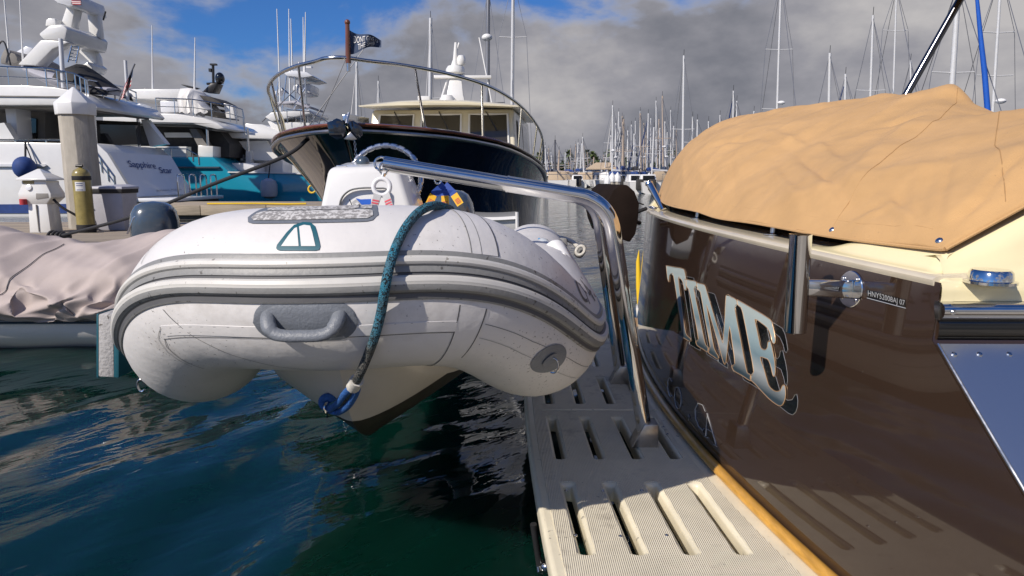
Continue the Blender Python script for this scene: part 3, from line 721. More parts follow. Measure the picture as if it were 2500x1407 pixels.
dv1, tip1, dir1 = davit(2.82, .575, .395, 1.352, -.520, 1.500, 'nearer stainless davit with bent post and arm over the grey dinghy')
dv2, tip2, dir2 = davit(3.72, .61, .455, 1.32, -.40, 1.462, 'farther stainless davit, its arm hidden behind the nearer one')
MB().hexa([(.478, 3.71, 1.16), (.483, 3.71, 1.16), (.483, 3.73, 1.16), (.478, 3.73, 1.16)], [(.40, 3.71, 1.30), (.44, 3.71, 1.28), (.44, 3.73, 1.28), (.40, 3.73, 1.30)]).build('gusset', 'steel', dv2)
# eye loops
def ring_pts(c, ax1, ax2, r, n=24): return [Vec(c) + Vec(ax1) * (r * cos(a)) + Vec(ax2) * (r * sin(a)) for a in np.linspace(0, 2 * pi, n)]
MB().tube(ring_pts(tip1 + Vec((-.012, 0, .0)), (1, 0, 0), (0, .2, 1), .026), .0055, 8, False).build('eye_loop', 'chrome', dv1)
MB().tube(ring_pts(tip2 + Vec((0, 0, -.035)), (1, 0, 0), (0, .2, 1), .016), .004, 8, False).build('eye_loop', 'chrome', dv2)
# ---- brown covered drum beside the far davit
def drum():
    d = thing('covered_drum', 'dark brown half round canvas cover standing beside the far davit post', 'canvas cover', (.66, 4.25, 1.0))
    prof = [(1492, 575), (1480, 545), (1474, 515), (1482, 486), (1494, 464), (1510, 451), (1528, 452), (1546, 468), (1557, 498), (1554, 540), (1548, 572), (1534, 592)]
    P = [at(u + 4, v, 4.0) for u, v in prof]
    g = [[p + Vec((0, 0, 0)) for p in P], [p + Vec((-.06, .55, .0)) for p in P]]
    MB().loft(g, True, True).build('cover', 'canvas_brown', d, bevel=.008)
    MB().tube([at(1552, 494, 4.02), at(1572, 500, 4.02)], .004, 6).build('toggle', 'black_plastic', d)
    a = at(1545, 540, 4.2); MB().tube([a, Vec((.80, 4.3, 1.16))], .014, 8).build('mount', 'black_plastic', d)
drum()
# yellow pole and white step beyond the far corner of the platform
yp = MB().tube([at(1562, 748, 5.6), at(1559, 700, 5.6), at(1558, 640, 5.6), at(1560, 612, 5.6)], [.022, .022, .018, .003], 10).build('yellow_pole', 'yellow_plastic')
tag(yp, 'yellow tapering pole upright beyond the far end of the brown transom', 'pole')
stp = thing('boarding_step', 'white stepped block at the far end of the swim platform', 'step', at(1582, 790, 5.15))
MB().hexa([at(1556, 790, 5.0), at(1588, 790, 5.0), at(1596, 780, 5.5), at(1556, 780, 5.5)], [at(1552, 752, 5.0), at(1584, 752, 5.0), at(1598, 738, 5.5), at(1552, 742, 5.5)]).build('step_block', 'gelcoat_white', stp, bevel=.01)
MB().hexa([at(1562, 850, 5.0), at(1582, 850, 5.0), at(1590, 830, 5.4), at(1562, 830, 5.4)], [at(1558, 791, 5.0), at(1586, 791, 5.0), at(1594, 781, 5.4), at(1558, 781, 5.4)]).build('step_bracket', 'teak_red', stp, bevel=.01)
# ================================================================== inflatable dinghy hanging bow-on from the davits
BX, BY, PSI = -.500, 1.60, radians(1.0)
R0 = .22
def D(a, l, z): return Vec((BX + a * sin(PSI) + l * cos(PSI), BY + a * cos(PSI) - l * sin(PSI), z + .024 * l))
HB, RL, AF, ALEN = .585, .60, .22, 2.95             # half beam of the centre line, bow length, bow offset, length
def zc(a): return 1.15 - .225 * sstep(AF + .010, AF + .46, a)
_pl = [(AF + RL * (1 - cos(t)), HB * sin(t)) for t in np.linspace(0, pi / 2, 160)] + [(AF + RL + q, HB) for q in np.linspace(.01, ALEN - AF - RL, 200)]
_pz = [(a, l, zc(a)) for a, l in _pl]
_sv = np.concatenate([[0], np.cumsum([sqrt(sum((p[k] - q[k]) ** 2 for k in range(3))) for p, q in zip(_pz, _pz[1:])])])
_av = np.array([p[0] for p in _pz]); _lv = np.array([p[1] for p in _pz])
S2 = float(np.interp(AF + RL, _av, _sv)); S3 = float(_sv[-1])
def cpath(s):                                        # tube centre line; s = arc length from the bow, negative to the left
    t = abs(s); a = float(np.interp(t, _sv, _av)); l = float(np.interp(t, _sv, _lv))
    if t > S3: a += t - S3
    return D(a, l if s >= 0 else -l, zc(a))
_fc = {}
def frame(s):
    k = round(s, 5)
    if k in _fc: return _fc[k]
    e = .01; p = cpath(s); t = (cpath(s + e) - cpath(s - e)).normalized()
    o = Vec((t.y, -t.x, 0)).normalized()
    o = -o if (o.dot(p - D(1.2, 0, 1)) < 0) else o
    u = o.cross(t); u = u if u.z > 0 else -u
    _fc[k] = (p, o, u.normalized()); return _fc[k]
def rad(s):
    t = abs(s); return R0 if t < S3 - .32 else lerp(R0, .07, ((min(t, S3) - (S3 - .32)) / .32) ** 1.6)
def tp(s, phi, off=0.0):
    p, o, u = frame(s); r = rad(s) + off; f = radians(phi)
    return p + o * (r * cos(f)) + u * (r * sin(f))
def proj(p):
    dz = p.z - EYE; c = cos(PITCH) * p.y - sin(PITCH) * dz; up = sin(PITCH) * p.y + cos(PITCH) * dz
    return 1250 + FPX * p.x / c, 703.5 - FPX * up / c
def tube_at(u, v, off=.001, guess=None):             # (s, phi) of the tube point seen at (u, v)
    s, f = guess or ((u - 745) / 1040.0, (660 - v) * .35 + 15)
    for _ in range(14):
        a, b = proj(tp(s, f, off)); au, bv = proj(tp(s + .002, f, off)); cu, dv = proj(tp(s, f + .5, off))
        j11, j21, j12, j22 = (au - a) / .002, (bv - b) / .002, (cu - a) / .5, (dv - b) / .5
        det = j11 * j22 - j12 * j21
        if abs(det) < 1e-6: break
        eu, ev = u - a, v - b
        s += max(-.1, min(.1, (eu * j22 - ev * j12) / det)); f += max(-12, min(12, (ev * j11 - eu * j21) / det))
    return s, f
def bowhit(u, v, off=.001): return tp(*tube_at(u, v, off), off)
din = thing('inflatable_dinghy', 'light grey inflatable dinghy hanging bow-on from the stainless davits', 'dinghy', D(.8, 0, .55))
n = 260; NSG = 40
g = [[tp(s, 360 * k / NSG) for k in range(NSG)] for s in np.linspace(-S3, S3, n)]
MB().loft(g, True, True).build('buoyancy_tube', 'tube_fabric', din, angle=60)
# rub strake: ribs of light and dark grey
prof = [(32, -.002), (31.5, .006), (30, .0075), (28, .007), (27.2, .012), (25.8, .0155), (23.6, .0155), (22.2, .011), (21.4, .006), (19, .0075), (17.4, .007), (16.8, .004), (15.8, .004), (15.2, .014), (13.8, .022), (11.6, .0235), (9.8, .021), (8.8, .0215), (6.4, .018), (5.0, .010), (4.0, .006), (1.2, .006), (.2, .004), (-.3, -.002)]
pm = [0, 0, 0, 1, 1, 1, 1, 0, 0, 0, 2, 2, 2, 1, 1, 1, 0, 0, 0, 2, 2, 0, 0]
mb = MB(); sr = np.linspace(-S2 - 1.4, S2 + 1.4, 240)
for k in range(len(prof) - 1):
    mb.loft([[tp(s, prof[k][0] - 15 * sstep(.2, .8, abs(s)), prof[k][1]), tp(s, prof[k + 1][0] - 15 * sstep(.2, .8, abs(s)), prof[k + 1][1])] for s in sr], False, False, pm[k])
mb.build('rub_strake', ['strake_grey', 'strake_light', 'strake_dark'], din, angle=28, merge=1e-6)
# glued tapes and seam lines
def tape(s0, s1, p0, p1, m='tube_tape', off=.0009, ns=2, np_=24, name='seam_tape', wav=0):
    g = []
    for i in range(ns):
        s = lerp(s0, s1, i / (ns - 1))
        g.append([tp(s + wav * sin(k * .9), lerp(p0, p1, k / (np_ - 1)), off) for k in range(np_)])
    return MB().loft(g, False, False).build(name, m, din, angle=60)
for s in (.30,):
    tape(s, s + .052, 31, 100, ns=4); tape(s + .052, s + .0545, 31, 100, 'seam_dark', .0012); tape(s - .002, s, 31, 100, 'strake_grey', .0012); tape(s + .018, s + .0195, 31, 100, 'strake_grey', .0013)
    tape(s - .02, s + .035, -5.5, -95, ns=4); tape(s - .0225, s - .02, -4, -95, 'seam_dark', .0012); tape(s + .035, s + .038, -6, -50, 'seam_dark', .0012)
tape(-.395, -.397, 33, 100, 'seam_dark', .0011)
def sline(pts, w=.0016, m='seam_dark', off=.0012):   # thin line through (s, phi) points
    P = []
    for (a, b) in zip(pts, pts[1:]):
        for k in range(10): P.append((lerp(a[0], b[0], k / 10), lerp(a[1], b[1], k / 10)))
    P.append(pts[-1])
    dv = lambda i: (P[min(i+1, len(P)-1)][0] - P[max(i-1, 0)][0], (P[min(i+1, len(P)-1)][1] - P[max(i-1, 0)][1]) * R0 * pi / 180)
    g = []
    for i, (s, f) in enumerate(P):
        a, b = dv(i); q = sqrt(a*a + b*b) or 1; nx, ny = -b / q * w / 2, a / q * w / 2
        g.append([tp(s + nx, f + degrees_(ny / R0), off), tp(s - nx, f - degrees_(ny / R0), off)])
    MB().loft(g, False, False).build('seam', m, din, angle=60)
def degrees_(x): return x * 180 / pi
# seams: curved one on the left, long ones under the handle
sline([(-.30, -4), (-.285, -10), (-.245, -24), (-.18, -40), (-.09, -56), (.0, -66)])
for ph, a, b in ((-15.5, -.33, .28), (-19.5, -.34, .28), (-23.5, -.35, .28)):
    sline([(a, ph - 2), (lerp(a, b, .5), ph), (b, ph - .5)], .0012 if ph > -23 else .0018, 'strake_grey' if ph > -23 else 'seam_dark')
for _a, _b in ((-.33, .28),):
    g = [[tp(lerp(_a, _b, i / 40), f, o) for f, o in ((-15.2, .0002), (-15.4, .0012), (-19.3, .0014), (-23.2, .0012), (-23.6, .0002))] for i in range(41)]
    MB().loft(g, False, False).build('seam_tape', 'tube_tape', din, angle=20)
sline([(-.335, -17), (-.37, -24), (-.385, -36), (-.385, -56)], .0016, 'strake_grey'); sline([(-.345, -25), (-.365, -32), (-.37, -44), (-.365, -62)], .0022)
sline([(.345, -17), (.50, -24), (.66, -26), (.86, -30)], .0014); sline([(.345, -28), (.50, -36), (.66, -40), (.95, -42)], .0012, 'strake_grey')
# wear patch, emblem, lifting handle
def px_sheet(name, poly, m, off, par=din, sub=0):
    return MB().sheet(poly, lambda u, v: bowhit(u, v, off), sub=2).build(name, m, par, angle=60)
def band(u0, u1, f0, f1, off, m, name, rc=.02, par=din):
    # rounded rectangle on the tube, in (s, phi)
    s0 = (u0 - 745) / FPX * 1.62; s1 = (u1 - 745) / FPX * 1.62
    g = []
    for i in range(25):
        t = i / 24; s = lerp(s0, s1, t); d = min(s - s0, s1 - s); c = rc - sqrt(max(0, rc*rc - max(0, rc - d)**2)); dc = degrees_(c / R0)
        g.append([tp(s, lerp(f0 + dc, f1 - dc, k / 7), off) for k in range(8)])
    return MB().loft(g, False, False).build(name, m, par, angle=60)
wp = band(592, 888, 57, 104, .0015, 'rubber_grey', 'wear_patch', .03)
band(603, 877, 60.5, 74, .0028, 'camo_patch', 'patch_panel', .012, wp); band(612, 845, 75.5, 102, .0028, 'camo_patch', 'patch_panel', .012, wp); band(850, 877, 75.5, 102, .0028, 'camo_patch', 'patch_panel', .01, wp)
def rnd(poly, k=4): return [tuple(p)[:2] for p in curve_pts([Vec((x, y, 0)) for x, y in poly + poly[:1]], k)][:-1]
O = [(674, 606), (676, 598), (700, 567), (718, 549), (740, 542), (758, 543), (769, 552), (776, 575), (782, 602), (779, 610), (770, 612), (730, 612), (684, 612), (676, 610)]
lg = px_sheet('emblem', O, 'logo_teal', .0016)
px_sheet('emblem_panel', [(686, 601), (704, 575), (719, 557), (725, 555), (729, 601)], 'decal_white', .0026, lg)
px_sheet('emblem_panel', [(730, 553), (742, 549), (757, 551), (762, 566), (770, 601), (735, 601)], 'decal_white', .0026, lg)
# the handle
hs0, hs1 = -.122, .122
def oval(n, sx, sf, f0): return [(sx * cos(a) if abs(cos(a)) < 0 else 0, 0) for a in range(n)]
def hpad(sc, off, cz, m, name, par):
    ns = 33; g = []
    for i in range(ns):
        t = 1.0 * sin(pi / 2 * (-1 + 2 * i / (ns - 1))); s = t * .121 * sc; rr_ = .052 * sc; fl = .069
        d = max(0, abs(s) - fl * sc) / (.05 * sc); hgt = rr_ * sqrt(max(0, 1 - d * d)); q = degrees_(hgt / R0)
        g.append([tp(s * .77, -12.2 + lerp(-q, q, k / 7), off * (1 if 0 < k < 7 else .3)) for k in range(8)])
    return MB().loft(g, False, False).build(name, m, par, angle=50)
hd = hpad(1, .003, 0, 'rubber_grey', 'handle_pad', din); hpad(.86, .0055, 0, 'rubber_grey', 'handle_pad', hd)
hp_ = []
for s, f, o in ((-.080, -7, -.004), (-.078, -9, .010), (-.070, -12.5, .026), (-.054, -15.5, .034), (-.03, -16.5, .036), (.0, -16.5, .036), (.03, -16.5, .036), (.054, -15.5, .034), (.070, -12.5, .026), (.078, -9, .010), (.080, -7, -.004)): hp_.append(tp(s * .78, f, o))
hpc = curve_pts(hp_, 4)
MB().tube(hpc, [(.0105, .0155) if 9 < i < len(hpc) - 10 else (.013, .018) for i in range(len(hpc))], 16, flat=(0, 1, 0)).build('handle_grip', 'rubber_grey', hd, angle=60)
def afn(x, y): return bowhit(lerp(730, 787, x), lerp(836, 824, y) + 2 * (1 - x), .0075)
lettering('maker_name', 'Achilles', afn, 'decal_white', hd, .1)
# registration letters on the right bow: CF 41
ra_ = tube_at(1418, 745, .001, (.75, 45)); rb_ = tube_at(1440, 752, .001, ra_); rc2_ = tube_at(1416, 712, .001, ra_)
def rfn(x, y): return tp(ra_[0] + (rb_[0] - ra_[0]) * 3.4 * x + (rc2_[0] - ra_[0]) * y, ra_[1] + 6 + (rb_[1] - ra_[1]) * 1.0 * x + (rc2_[1] - ra_[1]) * 1.7 * y, .0015)
lettering('registration', 'CF 41', rfn, 'strake_dark', din)
# D-ring patch on the right bow
def disc(sc, fc, rx, ry, off, m, name, par=din):
    g = [[tp(sc + rx * q * cos(a), fc + degrees_(ry * q * sin(a) / R0), off) for a in np.linspace(0, 2 * pi, 33)[:-1]] for q in (.01, .5, 1)]
    return MB().loft(g, True, False).build(name, m, par, angle=60)
dp = disc(.60, -33, .055, .055, .002, 'rubber_grey', 'ring_patch')
disc(.60, -33, .018, .026, .006, 'rubber_grey', 'ring_tab', dp)
c0 = tp(.612, -35, .014); MB().tube([c0 + Vec((.016 * cos(a), -.004 * cos(a), .022 * sin(a))) for a in np.linspace(-2, 2, 14)], .0028, 8).build('ring', 'steel', dp)
dp2 = disc(-.80, -48, .03, .03, .002, 'rubber_grey', 'ring_patch')
c0 = tp(-.76, -40, .012); MB().tube([c0 + Vec((-.012 * cos(a), .0, .020 * sin(a))) for a in np.linspace(-2.4, 2.4, 16)], .004, 8).build('ring', 'steel', dp2)
# ---- fibreglass V hull
KZ = [(.24, 1.0), (.28, .94), (.33, .835), (.40, .72), (.50, .632), (.65, .566), (.85, .532), (1.2, .52), (2.85, .52)]
CW = [(.24, .02), (.28, .08), (.33, .13), (.40, .185), (.50, .245), (.65, .315), (.85, .375), (1.2, .43), (2.85, .45)]
CZ = [(.24, 1.03), (.28, .97), (.33, .91), (.40, .86), (.50, .82), (.65, .795), (.85, .775), (1.2, .77), (2.85, .75)]
def hullp(a, t, sg):                                 # t: 0 keel .. 1 chine .. 1.6 up under the tube
    k = smooth_interp(a, KZ); c = smooth_interp(a, CW); h = smooth_interp(a, CZ); q = min(t, 1)
    x = c * q; z = lerp(k, h, q ** .92) - .012 * sin(pi * q) * sstep(.25, .7, a)
    if t > 1: x += .07 * (t - 1) / .6; z += .16 * ((t - 1) / .6) ** 1.3
    return D(a, sg * x, z)
ts = [0, .1, .2, .3, .42, .55, .68, .8, .9, 1, 1.15, 1.3, 1.6]
def ab(t): return .415 + .15 * min(t, 1) ** .8        # edge of the bottom paint
hl = None
for sg in (-1, 1):
    hf = MB().loft([[hullp(lerp(.24, ab(t), k / 14), t, sg) for t in ts] for k in range(15)], False, False).build('hull', 'hull_beige', din, angle=50)
    MB().loft([[hullp(lerp(ab(t), 2.85, (k / 16) ** 2), t, sg) for t in ts[:10]] for k in range(17)], False, False).build('bottom', 'bottom_paint', hf, angle=50)
    MB().loft([[hullp(lerp(ab(t), 2.85, (k / 16) ** 2), t, sg) for t in ts[9:]] for k in range(17)], False, False).build('topsides', 'hull_beige', hf, angle=50)
    hl = hf
MB().tube(curve_pts([D(.24, -.16, .955), D(.235, -.08, .938), D(.23, 0, .934), D(.235, .08, .938), D(.24, .16, .955)], 4), .014, 8).build('hull_lip', 'gelcoat_white', hl)
MB().add([D(.5, -.42, .88), D(.5, .42, .88), D(2.85, .45, .86), D(2.85, -.45, .86)], [(0, 1, 2, 3)]).build('floor', 'strake_grey', din)
MB().hexa([D(2.80, -.42, .6), D(2.80, .42, .6), D(2.86, .42, .6), D(2.86, -.42, .6)], [D(2.80, -.42, 1.12), D(2.80, .42, 1.12), D(2.86, .42, 1.12), D(2.86, -.42, 1.12)]).build('stern_board', 'gelcoat_white', din, bevel=.01)
eye = at(800, 992, 1.99)
MB().tube(ring_pts(eye + Vec((0, -.012, -.008)), (.3, -.9, 0), (0, 0, 1), .02), .004, 8, False).build('bow_eye', 'steel', din)
# ---- steering console
def con(u, v, Y): return at(u, v, Y)
F = [con(772, 545, 3.05), con(1018, 545, 3.05), con(972, 406, 3.10), con(800, 410, 3.10)]
Bk = [F[0] + Vec((.03, .40, .02)), F[1] + Vec((.0, .40, .02)), F[2] + Vec((.0, .30, .03)), F[3] + Vec((.0, .30, .03))]
low = Vec((0, 0, -.42))
cs = MB()
cs.loft([[F[0] + low, F[1] + low, Bk[1] + low, Bk[0] + low], [F[0], F[1], Bk[1], Bk[0]], [F[3], F[2], Bk[2], Bk[3]]], True, True)
cons = cs.build('console', 'gelcoat_white', din, bevel=.028, seg=4)
def cf(u, v, off=.0): return con(u, v, 3.078 - off + (545 - v) / 140 * .02 - .03)
arch = [(828, 512), (832, 490), (842, 474), (860, 463), (890, 459), (920, 460), (946, 466), (948, 520)]
MB().tube(curve_pts([cf(*p) for p in arch], 4), [(.012, .004)] * 29, 8, flat=(0, 1, 0)).build('recess_edge', 'strake_grey', cons)
MB().sheet([(858, 494), (874, 484), (889, 507), (866, 507)], lambda u, v: cf(u, v, .006)).build('pennant_print', 'grey_web', cons, flat=True)
MB().sheet([(868, 484), (880, 487), (906, 486), (906, 507), (889, 507)], lambda u, v: cf(u, v, .0065)).build('pennant_print', 'bright_blue', cons, flat=True)
MB().sheet([(872 + (7 if k % 2 == 0 else 2.8) * sin(k * pi / 5), 498 - (7 if k % 2 == 0 else 2.8) * cos(k * pi / 5)) for k in range(10)], lambda u, v: cf(u, v, .009)).build('star_print', 'decal_white', cons, flat=True)
MB().tube([cf(853, 487, .006), cf(863, 510, .006)], .0022, 6).build('pennant_staff', 'black_plastic', cons)
MB().tube([con(822, 407, 3.14), con(846, 406, 3.14)], .006, 8).build('hinge', 'steel', cons)
MB().sphere(con(886, 398, 3.28), .032).build('compass', 'cowl_blue', cons)
# steering wheel
wc = con(940, 440, 3.46); wx = Vec((1, 0, 0)); wz = Vec((0, .30, .954))
wh = MB().tube(ring_pts(wc, wx, wz, .180, 49), .0110, 10, False).build('steering_wheel', 'steel', din)
for k in range(28):
    a = 2 * pi * k / 28; p = wc + (wx * cos(a) + wz * sin(a)) * .180; t = -wx * sin(a) + wz * cos(a)
    MB().tube([p - t * .014, p + t * .014], .0138, 8).build('rim_wrap', 'steel', wh)
for a in (.5, 2.6, 4.71):
    MB().tube([wc + Vec((0, .04, 0)), wc + (wx * cos(a) + wz * sin(a)) * .178], .008, 8).build('spoke', 'steel', wh)
MB().lathe([(.03, -.02), (.035, 0), (.02, .012), (.001, .015)], wc, 16, (0, -1, .3)).build('wheel_hub', 'steel', wh)
# ---- outboard on the dinghy
def cowl(root, c, w, l, h, ang=0.0, name='cowl', m='cowl_blue'):
    rings = []; nn = 24
    for z, sx, sy, dy in ((0, .80, .80, 0), (.06, .98, .97, 0), (.3, 1.0, 1.0, 0), (.55, .98, .97, -.02), (.75, .90, .88, -.04), (.9, .72, .70, -.07), (.97, .5, .5, -.08), (1.0, .05, .05, -.08)):
        rings.append([Vec(c) + Matrix.Rotation(ang, 3, 'Z') @ Vec((w/2*sx*abs(cos(a))**.75*(1 if cos(a) > 0 else -1), l/2*sy*abs(sin(a))**.75*(1 if sin(a) > 0 else -1) + dy*l, h * z)) for a in np.linspace(0, 2*pi, nn + 1)[:-1]])
    return MB().loft(rings, True, True).build(name, m, root, angle=40)
oc = at(1102, 530, 4.45)
ob = cowl(din, (oc.x, 4.55, 1.02), .30, .44, .345, .05, 'outboard_cowl')
MB().box(oc.x - .085, oc.x + .085, 4.42, 4.66, .35, 1.03).build('outboard_leg', 'cowl_blue', ob, bevel=.03)
MB().tube([Vec((oc.x - .152, 4.50, 1.12)), Vec((oc.x - .15, 4.74, 1.13))], .008, 6).build('cowl_stripe', 'decal_white', ob)
# bits lying inside along the right tube
jug = thing('plastic_jug', 'white plastic jug with handle tucked inside the dinghy right tube', 'jug', at(1360, 650, 3.0))
MB().tube([at(1376, 648, 2.9), at(1352, 606, 3.0)], [.045, .05], 12).build('body', 'white_paint', jug, bevel=.008)
MB().tube([at(1370, 620, 2.86), at(1378, 622, 2.84), at(1381, 634, 2.83), at(1376, 640, 2.84)], .008, 8).build('handle', 'white_paint', jug)
MB().tube([at(1350, 612, 2.99), at(1364, 606, 2.99)], .02, 10).build('cap', 'white_paint', jug)
bt = tag(MB().tube([at(1340, 628, 3.05), at(1330, 606, 3.12), at(1326, 596, 3.16), at(1322, 588, 3.2)], [.036, .036, .03, .015], 12).build('water_bottle', 'clear_plastic'), 'clear plastic bottle lying inside the dinghy beside the white jug', 'bottle')
hz = tag(MB().tube([at(1292, 612, 3.1), at(1316, 592, 3.2), at(1322, 586, 3.2)], .016, 10).build('hose_end', 'hose_blue'), 'short blue hose end lying inside the dinghy', 'hose')
# tow fitting and rope at the stern end of the right tube
tw = thing('tow_fitting', 'grey plastic tow fitting with rope on the dinghy stern tube', 'fitting', at(1380, 600, 3.9))
MB().loft([[at(1352, 606, 3.9), at(1368, 580, 3.9), at(1384, 582, 3.9), at(1386, 602, 3.9)], [at(1352, 606, 4.0), at(1368, 582, 4.0), at(1384, 584, 4.0), at(1386, 602, 4.0)]], True, True).build('bracket', 'strake_grey', tw, bevel=.008)
MB().tube(curve_pts([at(1322, 584, 3.95), at(1345, 578, 4.0), at(1372, 582, 4.0), at(1396, 590, 3.98), at(1412, 604, 3.95)], 5), .013, 8).build('rope', 'rope_white', tw)
MB().lathe([(.015, 0), (.03, .01), (.034, .05), (.028, .08), (.012, .09)], at(1412, 622, 3.9), 14, (.3, .8, .4)).build('bung', 'strake_grey', tw)
MB().tube(ring_pts(at(1417, 612, 3.86), (1, 0, .3), (0, .3, 1), .024), .009, 8, False).build('rope_loop', 'rope_white', tw)
# ---- lifting harnesses
h1 = thing('lifting_harness', 'grey webbing harness with steel ring and red stitching hanging from the near davit', 'harness', at(935, 505, 2.75))
sh = at(937, 415, 2.80)
MB().tube(ring_pts(at(937, 412, 2.80), (.7, 0, 0), (0, 0, 1), .024), .0045, 8, False).build('shackle', 'chrome', h1)
MB().tube([at(938, 424, 2.79), at(932, 442, 2.78)], [(.009, .006)] * 2, 8).build('snap_hook', 'chrome', h1)
rc_ = at(932, 457, 2.77); MB().tube(ring_pts(rc_, (1, 0, 0), (0, .15, 1), .033, 30), .0095, 12, False).build('ring', 'white_paint', h1)
def strap(par, p0, p1, w, m, name, th=.004):
    a = (p1 - p0).normalized(); s = a.cross(Vec((0, 1, 0))).normalized() * w / 2; q = Vec((0, th, 0))
    return MB().hexa([p0 - s, p0 + s, p0 + s + q, p0 - s + q], [p1 - s, p1 + s, p1 + s + q, p1 - s + q]).build(name, m, par)
for sg, e in ((-1, (908, 520)), (1, (956, 520))):
    p0 = at(932 + sg * 9, 472, 2.76); p1 = at(e[0], e[1], 2.70); s1 = strap(h1, p0, p1, .030, 'grey_web', 'strap', .010)
    for k in range(4):
        t = .34 + .13 * k; q = p0.lerp(p1, t); r = p0.lerp(p1, t + .075); strap(s1, q + Vec((0, -.002, 0)), r + Vec((0, -.002, 0)), .026, 'red_web', 'stitching', .002)
h2 = thing('lifting_harness', 'blue webbing harness with yellow tags hanging from the far davit', 'harness', at(1086, 500, 3.6))
MB().tube(ring_pts(at(1084, 446, 3.66), (.6, .5, 0), (0, 0, 1), .022), .005, 8, False).build('shackle', 'chrome', h2)
t0 = at(1085, 452, 3.62)
for (a, b), (c, d) in (((1058, 476), (1046, 502)), ((1086, 478), (1088, 512)), ((1108, 475), (1124, 500))):
    m_ = at(a, b, 3.60); e_ = at(c, d, 3.58); strap(h2, t0, m_, .042, 'blue_web', 'strap', .006)
    y_ = strap(h2, m_, e_, .038, 'yellow_web', 'tag', .012)
    for k in range(4):
        q = m_.lerp(e_, .42 + .12 * k); strap(y_, q + Vec((0, -.002, 0)), m_.lerp(e_, .47 + .12 * k) + Vec((0, -.002, 0)), .026, 'red_web', 'stitching', .001)
    if a > 1100: strap(h2, e_, at(1142, 535, 3.5), .022, 'black_plastic', 'sling', .006)
    else: strap(h2, e_, at(c + (c - a) * .9, 540, 3.52), .022, 'grey_web', 'sling', .006)
strap(h2, at(1058, 472, 3.605), at(1112, 472, 3.605), .03, 'blue_web', 'strap', .006)
# ---- bow line: thick braided rope from the bow eye up over the tube
rope_px = [(812, 992, 1.93), (840, 975, 1.82), (862, 945, 1.72), (880, 910, 1.655), (898, 868, 1.615), (915, 822, 1.592), (930, 765, 1.578), (940, 705, 1.552), (950, 655, 1.548), (966, 605, 1.588), (988, 560, 1.634), (1016, 524, 1.70), (1046, 505, 1.785), (1074, 503, 1.86), (1100, 512, 1.98)]
bl = thing('bow_rope', 'thick teal braided rope running from the bow eye up over the dinghy tube', 'rope', at(812, 992, 1.93))
RP = curve_pts([at(u, v, Y) if (v > 880 or k > len(rope_px) - 4) else bowhit(u, v, .016 + (.022 if 610 < v < 730 else 0)) for k, (u, v, Y) in enumerate(rope_px)], 6)
MB().tube(RP, .0120, 12).build('braid', 'rope_braid', bl, angle=70)
e1 = at(868, 940, 1.70)
MB().tube(curve_pts([e1, at(846, 958, 1.75), at(826, 985, 1.86), at(806, 1000, 1.95), at(826, 1006, 1.93), at(850, 990, 1.83), at(868, 960, 1.74), at(874, 930, 1.69)], 5), .0105, 10).build('spliced_loop', 'rope_blue', bl, angle=70)
MB().tube([at(862, 945, 1.712), at(872, 928, 1.685)], .0185, 10).build('whipping', 'rope_white', bl)
MB().tube(ring_pts(at(800, 982, 1.965), (1, .2, 0), (0, 0, 1), .016, 18), .012, 10, False).build('knot', 'rope_blue', bl)
MB().tube(ring_pts(at(800, 996, 1.955), (.3, .9, 0), (0, 0, 1), .018, 18), .004, 8, False).build('shackle', 'chrome', bl)
# ---- foam block by the left tube
fb = thing('foam_block', 'rough grey foam block with blue edges beside the dinghy left tube', 'fender', at(268, 922, 2.5))
q = lambda u, v: at(u, v, 2.42)
MB().hexa([q(240, 920), q(278, 922), q(278, 922) + Vec((0, .10, 0)), q(240, 920) + Vec((0, .10, 0))], [q(240, 768), q(276, 766), q(276, 766) + Vec((0, .10, 0)), q(240, 768) + Vec((0, .10, 0))]).build('foam', 'foam_rough', fb, bevel=.004)
for a, b in ((235, 240.5), (278, 290)):
    MB().hexa([q(a, 922), q(b, 923), q(b, 923) + Vec((0, .14, 0)), q(a, 922) + Vec((0, .14, 0))], [q(a, 768), q(b, 765), q(b, 765) + Vec((0, .14, 0)), q(a, 768) + Vec((0, .14, 0))]).build('edge_board', 'logo_teal', fb, bevel=.002)
# ================================================================== covered boat on the left
cb = thing('covered_boat', 'small white boat under a pinkish grey tarpaulin at the left', 'boat', (-4.2, 6.2, 0))
rows = []
for t in np.linspace(0, 1, 25):
    X = -6.6 + 3.95 * t; hb = .80 * (1 - .55 * sstep(.8, 1, t) ** 1.5) * (1 if t < .97 else .9); yc = 6.25 + .10 * t
    zz_ = .30 + .04 * t
    rows.append([Vec((X, yc - hb * q, z)) for q, z in ((.35, -.15), (.72, -.02), (.92, .10), (1.0, .2), (1.02, zz_), (.9, zz_ + .02))] + [Vec((X, yc + hb * q, z)) for q, z in ((.9, zz_ + .02), (1.02, zz_), (1, .2), (.92, .1), (.72, -.02), (.35, -.15))])
MB().loft(rows, True, True).build('hull', 'gelcoat_white', cb, angle=50)
for z, m in ((.295, 'navy_cloth'), (.26, 'cowl_blue')):
    MB().tube([r[4] * 1.0 + Vec((0, -.012, z - r[4].z)) for r in rows], .016 if z > .28 else .012, 6).build('rubbing_band', m, cb)
